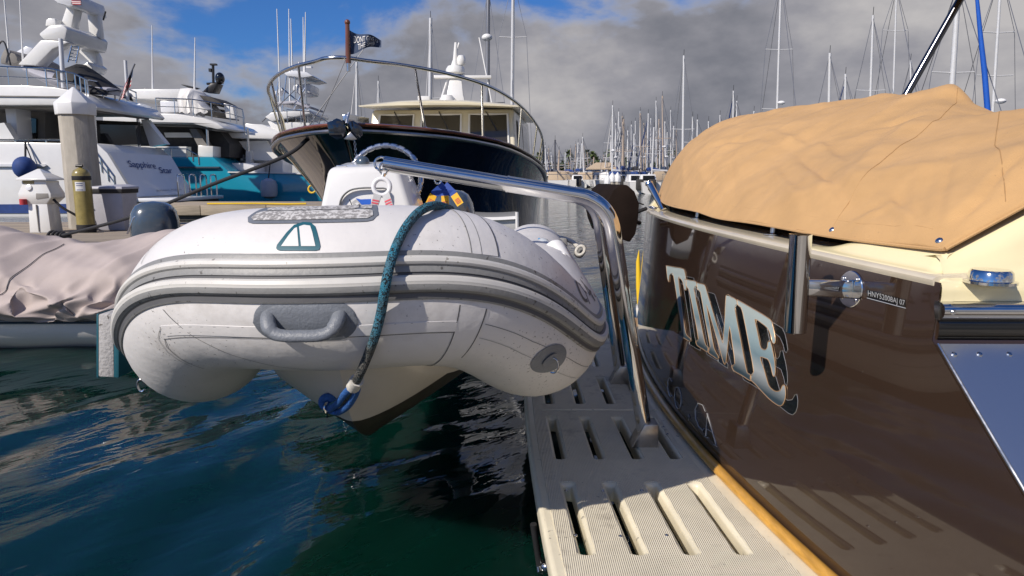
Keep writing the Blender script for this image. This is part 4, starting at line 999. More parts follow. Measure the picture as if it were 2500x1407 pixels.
def tarp_pt(s, p):                                   # s along the boat, p across from near hem to far hem
    X = -6.75 + 4.15 * s; yc = 6.25 + .10 * s; hb = .84 * (1 - .42 * sstep(.84, 1, s) ** 1.5)
    prof = [(0, (-1.04, .0)), (.12, (-1.09, .13)), (.26, (-1.0, .30)), (.34, (-.86, .40)), (.5, (-.35, .56)), (.62, (.0, .62)), (.75, (.4, .55)), (.9, (.95, .3)), (1, (1.05, 0))]
    yy = smooth_interp(p, [(a, b[0]) for a, b in prof]); zz_ = smooth_interp(p, [(a, b[1]) for a, b in prof])
    hump = .85 + .30 * exp(-((s - .43) / .16) ** 2) - .10 * exp(-((s - .62) / .08) ** 2) + .16 * exp(-((s - .86) / .12) ** 2)
    hump *= 1 - .96 * sstep(.90, 1.0, s); z = .29 + .03 * noise.noise(Vec((s * 9, 0, 3))) + zz_ * hump; y = yc + yy * hb
    # folds: straight pulls from the ridge, crumpled skirt below a taut edge
    sk = exp(-((p - .13) / .12) ** 2)
    def crease(v): return 1 - min(1, sqrt((noise.noise(v) * 3.0) ** 2 + .012))
    f = noise.fractal(Vec((X * 2.2, p * 2.6, 1.5)), 1.0, 2.0, 3)
    c1 = crease(Vec((X * .95 + p * 3.1, p * .6 - X * .2, 9.0))); c2 = crease(Vec((X * 1.9 - p * 2.2, p * 1.4 + X * .3, 5.0)))
    amp = .25 + .75 * sstep(.05, .3, p)
    z += (.03 * f + .085 * (c1 - .35) + .035 * (c2 - .3)) * amp
    w1 = crease(Vec((X * 2.6 + p * 1.5, p * 2.0, 11))); w2 = crease(Vec((X * 4.6 - p * 5, p * 5, 21))); w3 = crease(Vec((X * 1.3, p * 9, 33)))
    y += -sk * (.17 * (w1 - .4) + .07 * (w2 - .35) + .06 * (w3 - .3))
    z += sk * (.06 * (w2 - .3) + .05 * noise.noise(Vec((X * 3, p * 8, 31))))
    return Vec((X + .10 * sk * (crease(Vec((X * 3.2, p * 6, 14))) - .4), y, z))
tp_ = thing('tarpaulin', 'crumpled pinkish grey tarpaulin draped over the small boat at left', 'tarpaulin', (-4.2, 6.2, .3))
MB().loft([[tarp_pt(s, p) for p in np.linspace(0, 1, 130)] for s in np.linspace(0, 1, 300)], False, False).build('cloth', 'tarp', tp_, angle=80)
for s0 in (.44, .63):
    MB().tube([tarp_pt(s0 + .02 * p, p) + Vec((0, -.004, .006)) for p in np.linspace(.2, .58, 60)], .004, 5).build('seam', 'seam_dark', tp_)
# its outboard, tilted up behind
om = thing('outboard_motor', 'grey blue outboard motor cowl between the dock and the dinghy', 'outboard motor', at(378, 600, 7.3))
oc = at(384, 590, 7.3)
cowl(om, (oc.x - .03, 7.35, oc.z - .04), .48, .62, .47, .35)
MB().box(oc.x - .11, oc.x + .11, 7.2, 7.5, -.15, oc.z).build('leg', 'cowl_blue', om, bevel=.04)
MB().tube([Vec((oc.x - .20, 7.10, oc.z + .1)), Vec((oc.x - .10, 7.06, oc.z + .27)), Vec((oc.x + .02, 7.08, oc.z + .34))], .009, 6).build('trim_line', 'steel', om)
# ================================================================== the dock with its fittings
DZ = .45
dock = thing('dock', 'weathered timber dock behind the covered boat', 'dock', (-9, 12, 0))
k = 0; y = 9.6
while y < 15.0:
    x0 = -17 + random.uniform(-.02, .02); x1 = -4.55 + random.uniform(-.03, .03)
    MB().box(x0, x1, y, y + .137, DZ - .045, DZ + random.uniform(-.004, .004)).build('plank', ['wood_grey', 'wood_tan'][k % 5 == 2 or k % 7 == 3], dock, bevel=.006)
    y += .145; k += 1
MB().box(-17, -4.5, 9.55, 9.595, .10, DZ - .002).build('fascia', 'wood_tan', dock, bevel=.006)
MB().box(-4.49, -4.44, 9.55, 15.1, .10, DZ + .03).build('fascia', 'wood_tan', dock, bevel=.006)
MB().box(-16.9, -4.6, 9.7, 15.0, -.25, DZ - .06).build('float', 'interior_dark', dock)
def oct_ring(cx, cy, z, r, n=8): return [Vec((cx + r * cos(2*pi*(k + .5)/n), cy + r * sin(2*pi*(k + .5)/n), z)) for k in range(n)]
c = at(199, 560, 13.2)
pl = thing('dock_piling', 'tall octagonal concrete piling with white pointed cap on the dock', 'piling', (c.x, 13.4, 0))
MB().loft([oct_ring(c.x, 13.4, -1, .335), oct_ring(c.x - .01, 13.4, 2.66, .30)], True, True).build('shaft', 'concrete', pl, bevel=.012)
MB().loft([oct_ring(c.x - .01, 13.4, 2.60, .345), oct_ring(c.x - .01, 13.4, 2.80, .355), oct_ring(c.x - .01, 13.4, 2.83, .345), oct_ring(c.x - .01, 13.4, 3.12, .02)], True, True).build('cap', 'white_paint', pl, bevel=.008)
MB().hexa([(c.x + .10, 12.94, DZ), (c.x + .28, 12.94, DZ), (c.x + .28, 13.04, DZ), (c.x + .10, 13.04, DZ)], [(c.x + .10, 12.94, DZ + .85), (c.x + .28, 12.94, DZ + .95), (c.x + .28, 13.04, DZ + .95), (c.x + .10, 13.04, DZ + .85)]).build('guide_board', 'wood_tan', pl, bevel=.01)
# power pedestal
b = at(112, 560, 12.4); px, py = b.x, 12.4
pd = thing('power_pedestal', 'white shore power pedestal with pyramid roof on the dock', 'power pedestal', (px, py, DZ))
def rect(cx, cy, z, hx, hy): return [Vec((cx - hx, cy - hy, z)), Vec((cx + hx, cy - hy, z)), Vec((cx + hx, cy + hy, z)), Vec((cx - hx, cy + hy, z))]
MB().loft([rect(px + .01, py, DZ, .19, .17), rect(px + .01, py, DZ + .52, .17, .16)], True, True).build('post', 'gelcoat_white', pd, bevel=.01)
MB().loft([rect(px, py, DZ + .50, .17, .16), rect(px, py, DZ + .62, .29, .2), rect(px, py, DZ + .70, .29, .2), rect(px, py, DZ + .85, .22, .18), rect(px, py, DZ + .92, .22, .18)], True, True).build('housing', 'gelcoat_white', pd, bevel=.015)
MB().loft([rect(px, py, DZ + .93, .27, .25), rect(px, py, DZ + .955, .27, .25), rect(px, py, DZ + 1.13, .02, .02)], True, True).build('roof', 'gelcoat_white', pd, bevel=.006)
MB().box(px - .19, px - .0, py - .195, py - .17, DZ + .87, DZ + .925).build('lamp_lens', 'gold_paint', pd)
MB().lathe([(.055, 0), (.055, .02), (.03, .025), (.001, .025)], (px - .09, py - .185, DZ + .80), 16, (0, -1, .3)).build('meter', 'gelcoat_cool', pd)
MB().hexa([(px + .02, py - .203, DZ + .60), (px + .25, py - .203, DZ + .62), (px + .25, py - .19, DZ + .62), (px + .02, py - .19, DZ + .60)], [(px + .03, py - .203, DZ + .70), (px + .25, py - .203, DZ + .70), (px + .25, py - .19, DZ + .70), (px + .03, py - .19, DZ + .70)]).build('outlet_cover', 'interior_mid', pd, bevel=.004)
MB().box(px - .012, px + .002, py - .186, py - .15, DZ + .02, DZ + .5).build('post_seam', 'interior_mid', pd)
MB().tube([Vec((px - .21, py - .2, DZ + .60)), Vec((px - .21, py - .2, DZ + .50))], .06, 12).build('shore_plug', 'red_cloth', pd)
MB().tube(curve_pts([Vec((px + .24, py - .1, DZ + .62)), Vec((px + .40, py - .1, DZ + .45)), Vec((px + .60, py + .0, DZ + .28)), Vec((px + .75, py + .2, DZ + .02))], 5), .022, 8).build('power_cord', 'rope_dark', pd)
# dive cylinder
b = at(212, 565, 12.3)
tk = thing('dive_cylinder', 'gold dive cylinder with black boot standing before the piling', 'dive cylinder', (b.x, 12.3, DZ))
MB().lathe([(.145, .10), (.147, .14), (.147, .95), (.144, .98), (.146, 1.04), (.12, 1.10), (.05, 1.14), (.035, 1.15)], (b.x, 12.3, DZ), 26).build('tank', 'gold_paint', tk)
MB().lathe([(.15, 0), (.155, .01), (.155, .14), (.148, .145)], (b.x, 12.3, DZ), 26).build('boot', 'black_rubber', tk)
MB().lathe([(.148, .93), (.151, .935), (.151, 1.0), (.146, 1.005)], (b.x, 12.3, DZ), 26).build('collar', 'black_rubber', tk)
MB().tube([Vec((b.x, 12.3, DZ + 1.13)), Vec((b.x, 12.3, DZ + 1.20))], .028, 10).build('valve', 'black_plastic', tk)
MB().tube([Vec((b.x - .06, 12.27, DZ + 1.18)), Vec((b.x + .06, 12.27, DZ + 1.18))], .022, 10).build('valve_knob', 'black_plastic', tk)
lab = MB().loft([[Vec((b.x + .149 * sin(a), 12.3 - .149 * cos(a), DZ + z)) for a in np.linspace(-.25, .85, 10)] for z in (.74, .90)], False, False).build('label', 'decal_white', tk)
for z in (.755, .83, .865): MB().loft([[Vec((b.x + .1505 * sin(a), 12.3 - .1505 * cos(a), DZ + q)) for a in np.linspace(-.1, .6, 8)] for q in (z, z + .012)], False, False).build('label_line', 'blue_cloth', lab)
# bin
b = at(284, 556, 12.9)
bn = thing('rubbish_bin', 'pale grey rubbish bin with liner beside the piling', 'bin', (b.x, 12.9, DZ))
MB().loft([rect(b.x + .03, 12.9, DZ, .26, .22), rect(b.x, 12.9, DZ + .72, .31, .27)], True, True).build('body', 'bin_grey', bn, bevel=.03)
MB().loft([rect(b.x, 12.9, DZ + .69, .325, .285), rect(b.x, 12.9, DZ + .78, .33, .29)], True, True).build('liner', 'black_rubber', bn, bevel=.01)
MB().loft([rect(b.x, 12.9, DZ + .765, .345, .30), rect(b.x, 12.9, DZ + .81, .335, .29), rect(b.x + .2, 12.9, DZ + .85, .05, .1)], True, True).build('lid', 'bin_grey', bn, bevel=.012)
# mooring line and cleat
b = atz(146, 592, DZ)
cl = thing('mooring_cleat', 'black mooring cleat wrapped with dark line on the dock edge', 'cleat', (b.x, b.y, DZ))
MB().tube([b + Vec((-.18, 0, .09)), b + Vec((.18, 0, .09))], .03, 10).build('horn', 'black_plastic', cl)
MB().box(b.x - .07, b.x + .07, b.y - .04, b.y + .04, DZ, DZ + .09).build('foot', 'black_plastic', cl, bevel=.01)
for k in range(4):
    MB().tube(ring_pts(b + Vec((-.10 + .055 * k, 0, .08)), (.5, .6, 0), (0, 0, 1), .085 - .008 * k), .022, 8, False).build('rope_turn', 'rope_dark', cl)

pdck = bpy.data.objects.new('quay', None); C.objects.link(pdck); pdck.location = (0, -1.0, 0); struct(pdck)
for k in range(8):
    MB().box(-9 + 2.26 * k, -6.76 + 2.26 * k, -2.6, .55, .30, .42).build('slab', 'concrete', pdck, bevel=.012)
MB().box(-9.0, 9.0, .56, .66, .12, .40).build('timber_edge', 'wood_tan', pdck, bevel=.01)
MB().box(-8.9, 8.9, -2.5, .5, -.3, .29).build('float', 'interior_dark', pdck)
# ================================================================== navy motor yacht, bow towards us
dk = thing('navy_motor_yacht', 'navy hulled motor yacht with cream wheelhouse, bow towards the camera', 'yacht', (-1.3, 13, 0))
KX, KY, KT = -1.80, 7.5, radians(5.0)
def K(a, l, z): return Vec((KX + a * sin(KT) + l * cos(KT), KY + a * cos(KT) - l * sin(KT), z))
BS = [(0, .05), (.15, .36), (.4, .66), (.8, 1.03), (1.5, 1.46), (2.2, 1.70), (3.5, 1.92), (5, 1.96), (8, 1.80), (10.5, 1.62)]
ZS = [(0, 1.99), (.8, 1.95), (1.6, 1.88), (3.5, 1.66), (5.5, 1.45), (8, 1.30), (10.5, 1.25)]
st = [0, .07, .15, .27, .4, .6, .8, 1.1, 1.5, 1.85, 2.2, 2.8, 3.5, 4.2, 5, 6, 7, 8, 9.2, 10.5]
def sec(a):
    b = smooth_interp(a, BS); z = smooth_interp(a, ZS); o = []
    rake = 1.15 * (1 - sstep(0, 7, a)); bw = smooth_interp(a, [(0, 0), (1.0, .28), (2.2, .85), (3.5, 1.30), (5, 1.62), (8, 1.72), (10.5, 1.60)])
    for t in np.linspace(0, 1, 10):
        q = t ** .8; l = lerp(b, bw, 1 - (1 - t) ** 1.7); o.append((a + rake * q, l, lerp(z, -.15, t)))
    return o
def side(sg): return [[K(a, sg * max(l, .012), z) for a, l, z in sec(s)] for s in st]
for sg in (-1, 1): MB().loft(side(sg), False, False).build('hull_side', 'navy_hull', dk, angle=60)
L_ = side(-1)[-1]; R_ = side(1)[-1]; MB().add(L_ + R_, [(i, i + 1, i + 11, i + 10) for i in range(9)]).build('transom', 'navy_hull', dk)
MB().tube([K(sec(0)[i][0] - .01, 0, sec(0)[i][2]) for i in range(10)], .022, 8).build('stem_band', 'steel', dk)
# deck, toe rail, rub rail
MB().loft([[K(s, l * smooth_interp(s, BS), smooth_interp(s, ZS) - .05 + .05 * (1 - l * l)) for l in (-1, -.5, 0, .5, 1)] for s in st], False, False).build('deck', 'cream_gel', dk)
for sg in (-1, 1):
    MB().tube([K(s, sg * (smooth_interp(s, BS) + .005), smooth_interp(s, ZS) + .008) for s in st], [(.022, .028)] * len(st), 8, flat=(0, 0, 1)).build('toe_rail', 'teak_red', dk)
    MB().tube([K(s + .01, sg * (smooth_interp(s, BS) + .012), smooth_interp(s, ZS) - .06) for s in st], .026, 8).build('rub_rail', 'steel_brushed', dk)
# bow rail
def rail(a, sg): return K(a - .12, sg * (smooth_interp(a, BS) * .97 + .02), smooth_interp(a, ZS) + lerp(.66, .50, sstep(0, 7, a)))
def foot(a, sg): return K(a + .04, sg * (smooth_interp(a, BS) * .93), smooth_interp(a, ZS) + .02)
ra = [0.0, .1, .3, .6, 1.0, 1.5, 2.2, 3.0, 4.0, 5.0]
rl = [rail(a, 1) for a in ra[::-1]]; rl[-1] = K(-.16, .10, 2.655)
ll = [rail(a, -1) for a in ra[:7]]; ll[0] = K(-.16, -.10, 2.655)
pth = [foot(6.6, 1), K(6.1, 1.88, 1.72)] + rl + ll + [K(2.75, -1.86, 2.30), K(2.95, -1.88, 2.05), foot(3.1, -1)]
MB().tube(curve_pts(pth, 4), .021, 10).build('bow_rail', 'steel', dk, angle=60)
for a, sg in ((.28, -1), (1.05, -1), (1.9, -1), (.45, 1), (1.3, 1), (2.5, 1), (3.6, 1), (4.6, 1), (5.5, 1)):
    p = rail(a, sg) if a < 5.2 else K(5.4, 1.90, 1.92)
    s_ = MB().tube([p, foot(a + .10, sg)], .014, 8).build('stanchion', 'steel', dk)
    MB().lathe([(.035, 0), (.03, .012), (.016, .03)], foot(a + .10, sg), 12).build('stanchion_base', 'steel', s_)
# low trunk cabin and wheelhouse
def bx(a0, a1, l0, l1, z0, z1): return [K(a0, l0, z0), K(a0, l1, z0), K(a1, l1, z0), K(a1, l0, z0)]
MB().hexa([K(2.4, -.95, 1.70), K(2.4, 1.0, 1.70), K(6, 1.5, 1.45), K(6, -1.45, 1.45)], [K(2.8, -.8, 1.92), K(2.8, .85, 1.92), K(6, 1.35, 1.98), K(6, -1.3, 1.98)]).build('trunk_cabin', 'cream_cabin', dk, bevel=.06, seg=3)
whs = MB().hexa([K(5.0, -1.36, 1.3), K(5.0, 1.46, 1.3), K(9, 1.5, 1.2), K(9, -1.4, 1.2)], [K(5.42, -1.27, 2.66), K(5.42, 1.37, 2.66), K(9, 1.4, 2.66), K(9, -1.3, 2.66)]).build('wheelhouse', 'cream_cabin', dk, bevel=.05, seg=3)
def wf(l, t, off=.0):                                # windscreen plane: l across, t up 0..1
    a = lerp(5.0, 5.42, t); return K(a - off, l * lerp(1.0, .93, t) + .05, lerp(1.3, 2.66, t))
for l0, l1, b0 in ((-1.24, -.56, .40), (-.40, .38, .38), (.54, 1.29, .26)):
    w_ = MB().prism([(l0, b0), (l1, b0), (l1, .93), (l0, .93)], lambda l, t: wf(l, t, -.02), lambda l, t: wf(l, t, .012)).build('window', 'cabin_glass', whs)
    fr_ = curve_pts([wf(l0, b0, .016), wf((l0+l1)/2, b0, .016), wf(l1, b0, .016), wf(l1, .93, .016), wf((l0+l1)/2, .93, .016), wf(l0, .93, .016), wf(l0, b0, .016)], 1)
    MB().tube(fr_, .022, 6).build('window_frame', 'gelcoat_white', w_)
    m_ = (l0 + l1) / 2
    MB().tube([wf(m_ - .05, .97, .04), wf(m_ + .16, .72, .05)], .011, 6).build('wiper', 'black_plastic', w_)
for a0, a1 in ((5.65, 6.7), (6.85, 8.2)):
    MB().add([K(a0, 1.455, 1.9), K(a1, 1.46, 1.9), K(a1, 1.41, 2.5), K(a0 + .1, 1.41, 2.5)], [(0, 1, 2, 3)]).build('side_window', 'cabin_glass', whs)
g = []
for a in (4.72, 4.78, 4.95, 5.4, 6.5, 8, 9.0, 9.15):
    e_ = .0 if a in (4.72, 9.15) else .05
    g.append([K(a + .12 * (l / 1.5) ** 2 * (a < 6), l, 2.625 + h + .11 * (1 - (l / 1.6) ** 2) + .05 * sstep(4.7, 6, a)) for l, h in ((-1.32, 0), (-1.34, .02), (-1.1, e_ * .6), (-.6, e_ * .6), (0, e_ * .6), (.6, e_ * .6), (1.25, e_ * .6), (1.52, .02), (1.50, 0), (.6, -.05), (0, -.06), (-.6, -.05))])
rf = MB().loft(g, True, True).build('roof', 'cream_cabin', dk, angle=60)
# radar mast on the roof
MB().loft([rect(*K(6.6, .1, 0)[:2], 2.8, .22, .18), rect(*K(6.6, .1, 0)[:2], 3.05, .16, .14), rect(*K(6.7, .1, 0)[:2], 3.5, .10, .08)], True, True).build('radar_mast', 'gelcoat_white', rf, bevel=.02)
p = K(6.6, .1, 0)
MB().box(p.x - .42, p.x + .72, p.y - .08, p.y + .08, 3.36, 3.42).build('crosstree', 'gelcoat_white', rf, bevel=.015)
MB().lathe([(.15, 0), (.19, .03), (.19, .10), (.15, .16), (.001, .18)], (p.x, p.y, 3.44), 18).build('radar_dome', 'gelcoat_white', rf)
MB().lathe([(.07, 0), (.09, .03), (.09, .12), (.06, .18), (.001, .2)], (p.x + .12, p.y, 3.62), 14).build('satellite_dome', 'gelcoat_white', rf)
MB().tube([Vec((p.x, p.y, 3.6)), Vec((p.x + .02, p.y, 4.05))], [.06, .03], 10).build('mast_light', 'gelcoat_white', rf)
MB().lathe([(.14, 0), (.16, .02), (.16, .12), (.10, .2), (.001, .22)], (p.x - .15, p.y - .2, 2.82), 16).build('dome', 'gelcoat_white', rf)
MB().box(p.x - .72, p.x - .48, p.y - .3, p.y - .2, 2.84, 3.0).build('floodlight', 'gelcoat_white', rf, bevel=.02)
MB().tube([Vec((p.x - .35, p.y, 2.8)), at(1121, 105, p.y)], .018, 8).build('whip_aerial', 'white_paint', rf)
MB().tube([Vec((p.x + .74, p.y, 2.8)), at(1170, 92, p.y)], .014, 8).build('whip_aerial', 'white_paint', rf)
for k, (a, l) in enumerate(((1.9, .35), (2.1, -.2), (3.0, 1.0))):
    q = K(a, l, smooth_interp(a, ZS) + .08); MB().lathe([(.09, -.06), (.06, .02), (.07, .1), (.02, .12)], q, 12).build('windlass' if k == 0 else 'deck_cowl', 'steel', dk)
MB().tube(curve_pts([K(2.2, -.3, 1.99), K(2.6, .5, 1.97), K(3.1, .9, 1.90), K(3.4, .3, 1.95)], 5), .035, 8).build('deck_line', 'rope_white', dk)
# bow roller with anchor, chain
anc = thing('anchor', 'dark plough anchor on the bow roller of the navy yacht', 'anchor', K(-.1, 0, 1.8))
c = lambda u, v, y: at(u, v, y)
MB().prism([(798, 300), (822, 289), (836, 294), (845, 316), (838, 338), (822, 342), (804, 330)], lambda u, v: c(u, v, 7.02), lambda u, v: c(u, v, 7.10)).build('fluke', 'navy_hull', anc, bevel=.003)
MB().prism([(848, 300), (862, 294), (884, 312), (886, 330), (874, 344), (852, 334)], lambda u, v: c(u, v, 7.10), lambda u, v: c(u, v, 7.16)).build('fluke', 'navy_hull', anc, bevel=.003)
MB().prism([(838, 340), (855, 322), (872, 340), (862, 344)], lambda u, v: c(u, v, 7.04), lambda u, v: c(u, v, 7.08)).build('fluke_tip', 'steel_brushed', anc, bevel=.004)
MB().hexa([c(836, 304, 7.1), c(850, 304, 7.1), K(.6, .1, 1.98), K(.6, -.1, 1.98)], [c(836, 280, 7.1), c(852, 278, 7.1), K(.6, .1, 2.12), K(.6, -.1, 2.12)]).build('roller_cheek', 'steel', anc, bevel=.01)
MB().tube([c(846, 302, 7.0), c(852, 276, 7.05)], .014, 8).build('shackle', 'steel', anc)
ch = thing('anchor_chain', 'thin galvanised chain hanging from the anchor of the navy yacht', 'chain', c(874, 432, 7.3))
for k in range(16):
    q = c(866 + k * .5, 346 + k * 6, 7.25); ax = (1, 0, 0) if k % 2 else (0, 1, 0)
    MB().tube(ring_pts(q, ax, (0, 0, 1.45), .011, 10), .0035, 5, False).build('link', 'steel', ch)
# wooden jackstaff and pennant
js = thing('jackstaff', 'varnished wooden flagstaff on the bow rail of the navy yacht', 'flagstaff', K(-.16, 0, 2.66))
p0 = at(851, 175, 7.34); p1 = at(848, 55, 7.34)
MB().tube([p0, p0.lerp(p1, .18)], .020, 10).build('socket', 'steel', js)
MB().tube([p0.lerp(p1, .17), p1], [.030, .022], 10).build('staff', 'teak_red', js)
MB().sphere(p1, .03).build('finial', 'teak_red', js)
fg = thing('pennant', 'navy pennant reading DONT GIVE UP THE SHIP in white', 'flag', at(852, 150, 7.34))
def fl(x, y):                                        # x along the fly 0..1, y down the hoist 0..1
    u = lerp(852, 931, x); top = lerp(73, 97, x) + 4 * sin(x * 7); bot = lerp(131, 112, x) + 4 * sin(x * 7 + .6)
    return at(u, lerp(top, bot, y), 7.34 + .05 * sin(x * 8 + y * 1.2) * sstep(0, .3, x))
MB().loft([[fl(x, y) for y in np.linspace(0, 1, 9)] for x in np.linspace(0, 1, 30)], False, False).build('cloth', 'navy_cloth', fg, angle=80)
lettering('motto', "DONT GIVE U", lambda x, y: fl(.16 + .74 * x, lerp(.50, .14, y)) + Vec((0, -.008, 0)), 'white_cloth', fg)
lettering('motto', "THE SHIP", lambda x, y: fl(.28 + .52 * x, lerp(.90, .56, y)) + Vec((0, -.008, 0)), 'white_cloth', fg)
# mooring line from her bow to the dock cleat, and a second one
ml = MB().tube(curve_pts([K(.5, -.62, 1.86), at(690, 384, 8.3), at(520, 450, 9.0), at(330, 527, 9.8), b + Vec((.02, 0, .10))], 8), .024, 8).build('mooring_line', 'rope_dark')
tag(ml, 'long dark mooring line from the navy yacht bow to the dock cleat', 'rope')
# small white skiff moored beyond the dinghy
sk = thing('white_skiff', 'small white skiff stern between the dinghy and the navy hull', 'skiff', at(1215, 575, 8.0))
rows = []
for t in np.linspace(0, 1, 14):
    p = at(lerp(1130, 1262, t), 527 + 3 * sin(pi * t), 7.2); hb = .48 * (1 - .25 * t)
    rows.append([p + Vec((0, -.04, 0)), p + Vec((0, -.055, -.03)), p + Vec((0, -.02, -.05)), p + Vec((0, .02, -.22)), p + Vec((0, .16, -.34)), p + Vec((0, .8, -.36)), p + Vec((0, .95, -.04)), p + Vec((0, .9, 0))])
MB().loft(rows, True, True).build('hull', 'gelcoat_white', sk, angle=45)
MB().tube([at(1262, 518, 7.12), at(1263, 578, 7.12)], .018, 8).build('stern_post', 'gelcoat_white', sk)
# ================================================================== white yachts moored at the left
def ext(mbd, poly, Y0, Y1): return mbd.prism(poly, lambda u, v: at(u, v, Y0), lambda u, v: at(u, v, Y0) + Vec((0, Y1 - Y0, 0)))
def panel(name, poly, Y0, Y1, m, par, bevel=0.0): return ext(MB(), poly, Y0, Y1).build(name, m, par, bevel=bevel, angle=30)
def prail(par, pts, Y, drop, n, r=.03, name='guard_rail', m='steel', mid=True):
    P = [at(u, v, Y) for u, v in pts]; mbt = MB().tube(P, r, 6)
    if mid: mbt.tube([p - Vec((0, 0, drop * .5)) for p in P], r * .6, 6)
    o = mbt.build(name, m, par)
    for k in range(n):
        t = k / (n - 1) * (len(P) - 1); i = min(int(t), len(P) - 2); q = P[i].lerp(P[i + 1], t - i)
        MB().tube([q, q - Vec((0, 0, drop))], r * .8, 6).build('rail_post', m, o)
SY = 25.0; SW = 4.6
s1 = thing('white_motor_yacht', 'large white motor yacht at far left with its name on the stern', 'yacht', at(200, 525, SY + 3))
panel('hull', [(-260, 345), (236, 350), (262, 374), (330, 484), (330, 540), (-260, 540)], SY, SY + SW, 'gelcoat_white', s1, .05)
panel('boot_stripe', [(-260, 501), (322, 497), (322, 520), (-260, 522)], SY - .03, SY + .5, 'blue_cloth', s1)
panel('hull_moulding', [(-260, 401), (108, 401), (112, 404), (108, 407), (-260, 407)], SY - .10, SY + .2, 'gelcoat_cool', s1)
# raked stern panel with the name
def stn(u, v): return at(u, v, SY)
A, Bp = at(262, 372, SY), at(330, 482, SY)
def stern(x, y, off=0.02):                           # x across the stern (near to far), y up
    p = Bp.lerp(A, y); return p + Vec((off, x * SW, off * .5))
MB().add([stern(.01, 0, .03), stern(.99, 0, .03), stern(.99, 1, .03), stern(.01, 1, .03)], [(0, 1, 2, 3)]).build('stern_panel', 'gelcoat_cool', s1)
lettering('yacht_name', 'Sapphire', lambda x, y: stern(.17 + .42 * x, .62 + .20 * y - .03 * x, .05), 'blue_cloth', s1, .25, .95)
lettering('yacht_name', 'Star', lambda x, y: stern(.60 + .24 * x, .53 + .15 * y, .05), 'blue_cloth', s1, .25, .95)
lettering('home_port', 'Juneau, Alaska', lambda x, y: stern(.36 + .44 * x, .09 + .055 * y, .05), 'wire', s1, 0, .95)
q = at(330, 486, SY); MB().box(q.x - .3, q.x + 1.35, SY + .1, SY + SW - .1, q.z - .12, q.z + .02).build('swim_platform', 'gelcoat_cool', s1, bevel=.04)
MB().box(q.x - .3, q.x + 1.2, SY + .3, SY + SW - .3, -.3, q.z - .14).build('platform_base', 'interior_dark', s1)
for k in range(4):
    y0 = SY + .9 + k * .95; x0 = q.x + 1.15; z0 = q.z + .02
    MB().tube(curve_pts([Vec((x0, y0, z0)), Vec((x0, y0, z0 + .72)), Vec((x0, y0 + .12, z0 + .84)), Vec((x0, y0 + .43, z0 + .84)), Vec((x0, y0 + .55, z0 + .72)), Vec((x0, y0 + .55, z0))], 3), .03, 8).build('staple_rail', 'chrome', s1)
prail(s1, [(230, 365), (278, 430)], SY - .02, .5, 4)
# aft deck, saloon, upper deck
panel('aft_deck_side', [(-260, 330), (10, 300), (38, 345), (-260, 350)], SY + .2, SY + .5, 'gelcoat_white', s1)
panel('saloon', [(-260, 262), (110, 262), (110, 350), (-260, 350)], SY + 2.2, SY + 4.4, 'interior_mid', s1)
panel('doorway', [(42, 285), (88, 290), (88, 344), (42, 344)], SY + 2.1, SY + 2.22, 'dark_glass', s1)
panel('pillar', [(10, 258), (38, 258), (44, 345), (22, 345)], SY + .8, SY + 1.6, 'gelcoat_cool', s1, .03)
panel('aft_bulkhead', [(150, 290), (336, 298), (340, 352), (150, 352)], SY + 3.6, SY + 3.8, 'interior_dark', s1)
panel('saloon_window', [(230, 304), (330, 306), (336, 354), (232, 356)], SY + 3.4, SY + 3.6, 'dark_glass', s1)
panel('wing', [(344, 292), (356, 292), (404, 352), (366, 358)], SY + 4.1, SY + 4.5, 'gelcoat_white', s1)
prail(s1, [(-260, 342), (150, 342), (236, 350)], SY + .05, .30, 12, .035, mid=False)
panel('upper_deck', [(-260, 207), (60, 209), (130, 213), (182, 222), (214, 236), (238, 262), (232, 268), (150, 257), (-260, 257)], SY - .1, SY + SW + .1, 'gelcoat_white', s1, .05)
panel('fascia_line', [(-260, 231), (150, 235), (150, 238), (-260, 234)], SY - .14, SY, 'interior_mid', s1)
panel('ceiling', [(-260, 258), (150, 258), (222, 267), (222, 271), (150, 263), (-260, 263)], SY + .3, SY + SW - .3, 'interior_mid', s1)
for u0, v0, v1, Y in ((336, 280, 372, SY + 3.9), (229, 264, 355, SY + .8)): MB().tube([at(u0, v0, Y), at(u0 + 5, v1, Y)], .06, 10).build('support_post', 'steel', s1)
MB().tube([at(148, 95, SY + .2), at(155, 215, SY + .2)], .075, 10).build('light_post', 'gelcoat_cool', s1)
MB().tube([at(306, 148, SY + 1.5), at(312, 246, SY + 1.5)], .06, 10).build('light_post', 'gelcoat_cool', s1)
prail(s1, [(-260, 165), (0, 163), (120, 168), (180, 180), (212, 196), (216, 222)], SY + .1, .68, 14, .032)
sr_ = MB().tube([at(216, 196, SY + .1), at(300, 212, SY + 3.2), at(332, 226, SY + 4.4)], .03, 6).tube([at(216, 209, SY + .1), at(300, 226, SY + 3.2), at(332, 240, SY + 4.4)], .02, 6).build('guard_rail', 'steel', s1)
for t in (.25, .5, .75, 1.0):
    q_ = at(216, 196, SY + .1).lerp(at(332, 226, SY + 4.4), t); MB().tube([q_, q_ - Vec((0, 0, .7))], .025, 6).build('rail_post', 'steel', sr_)
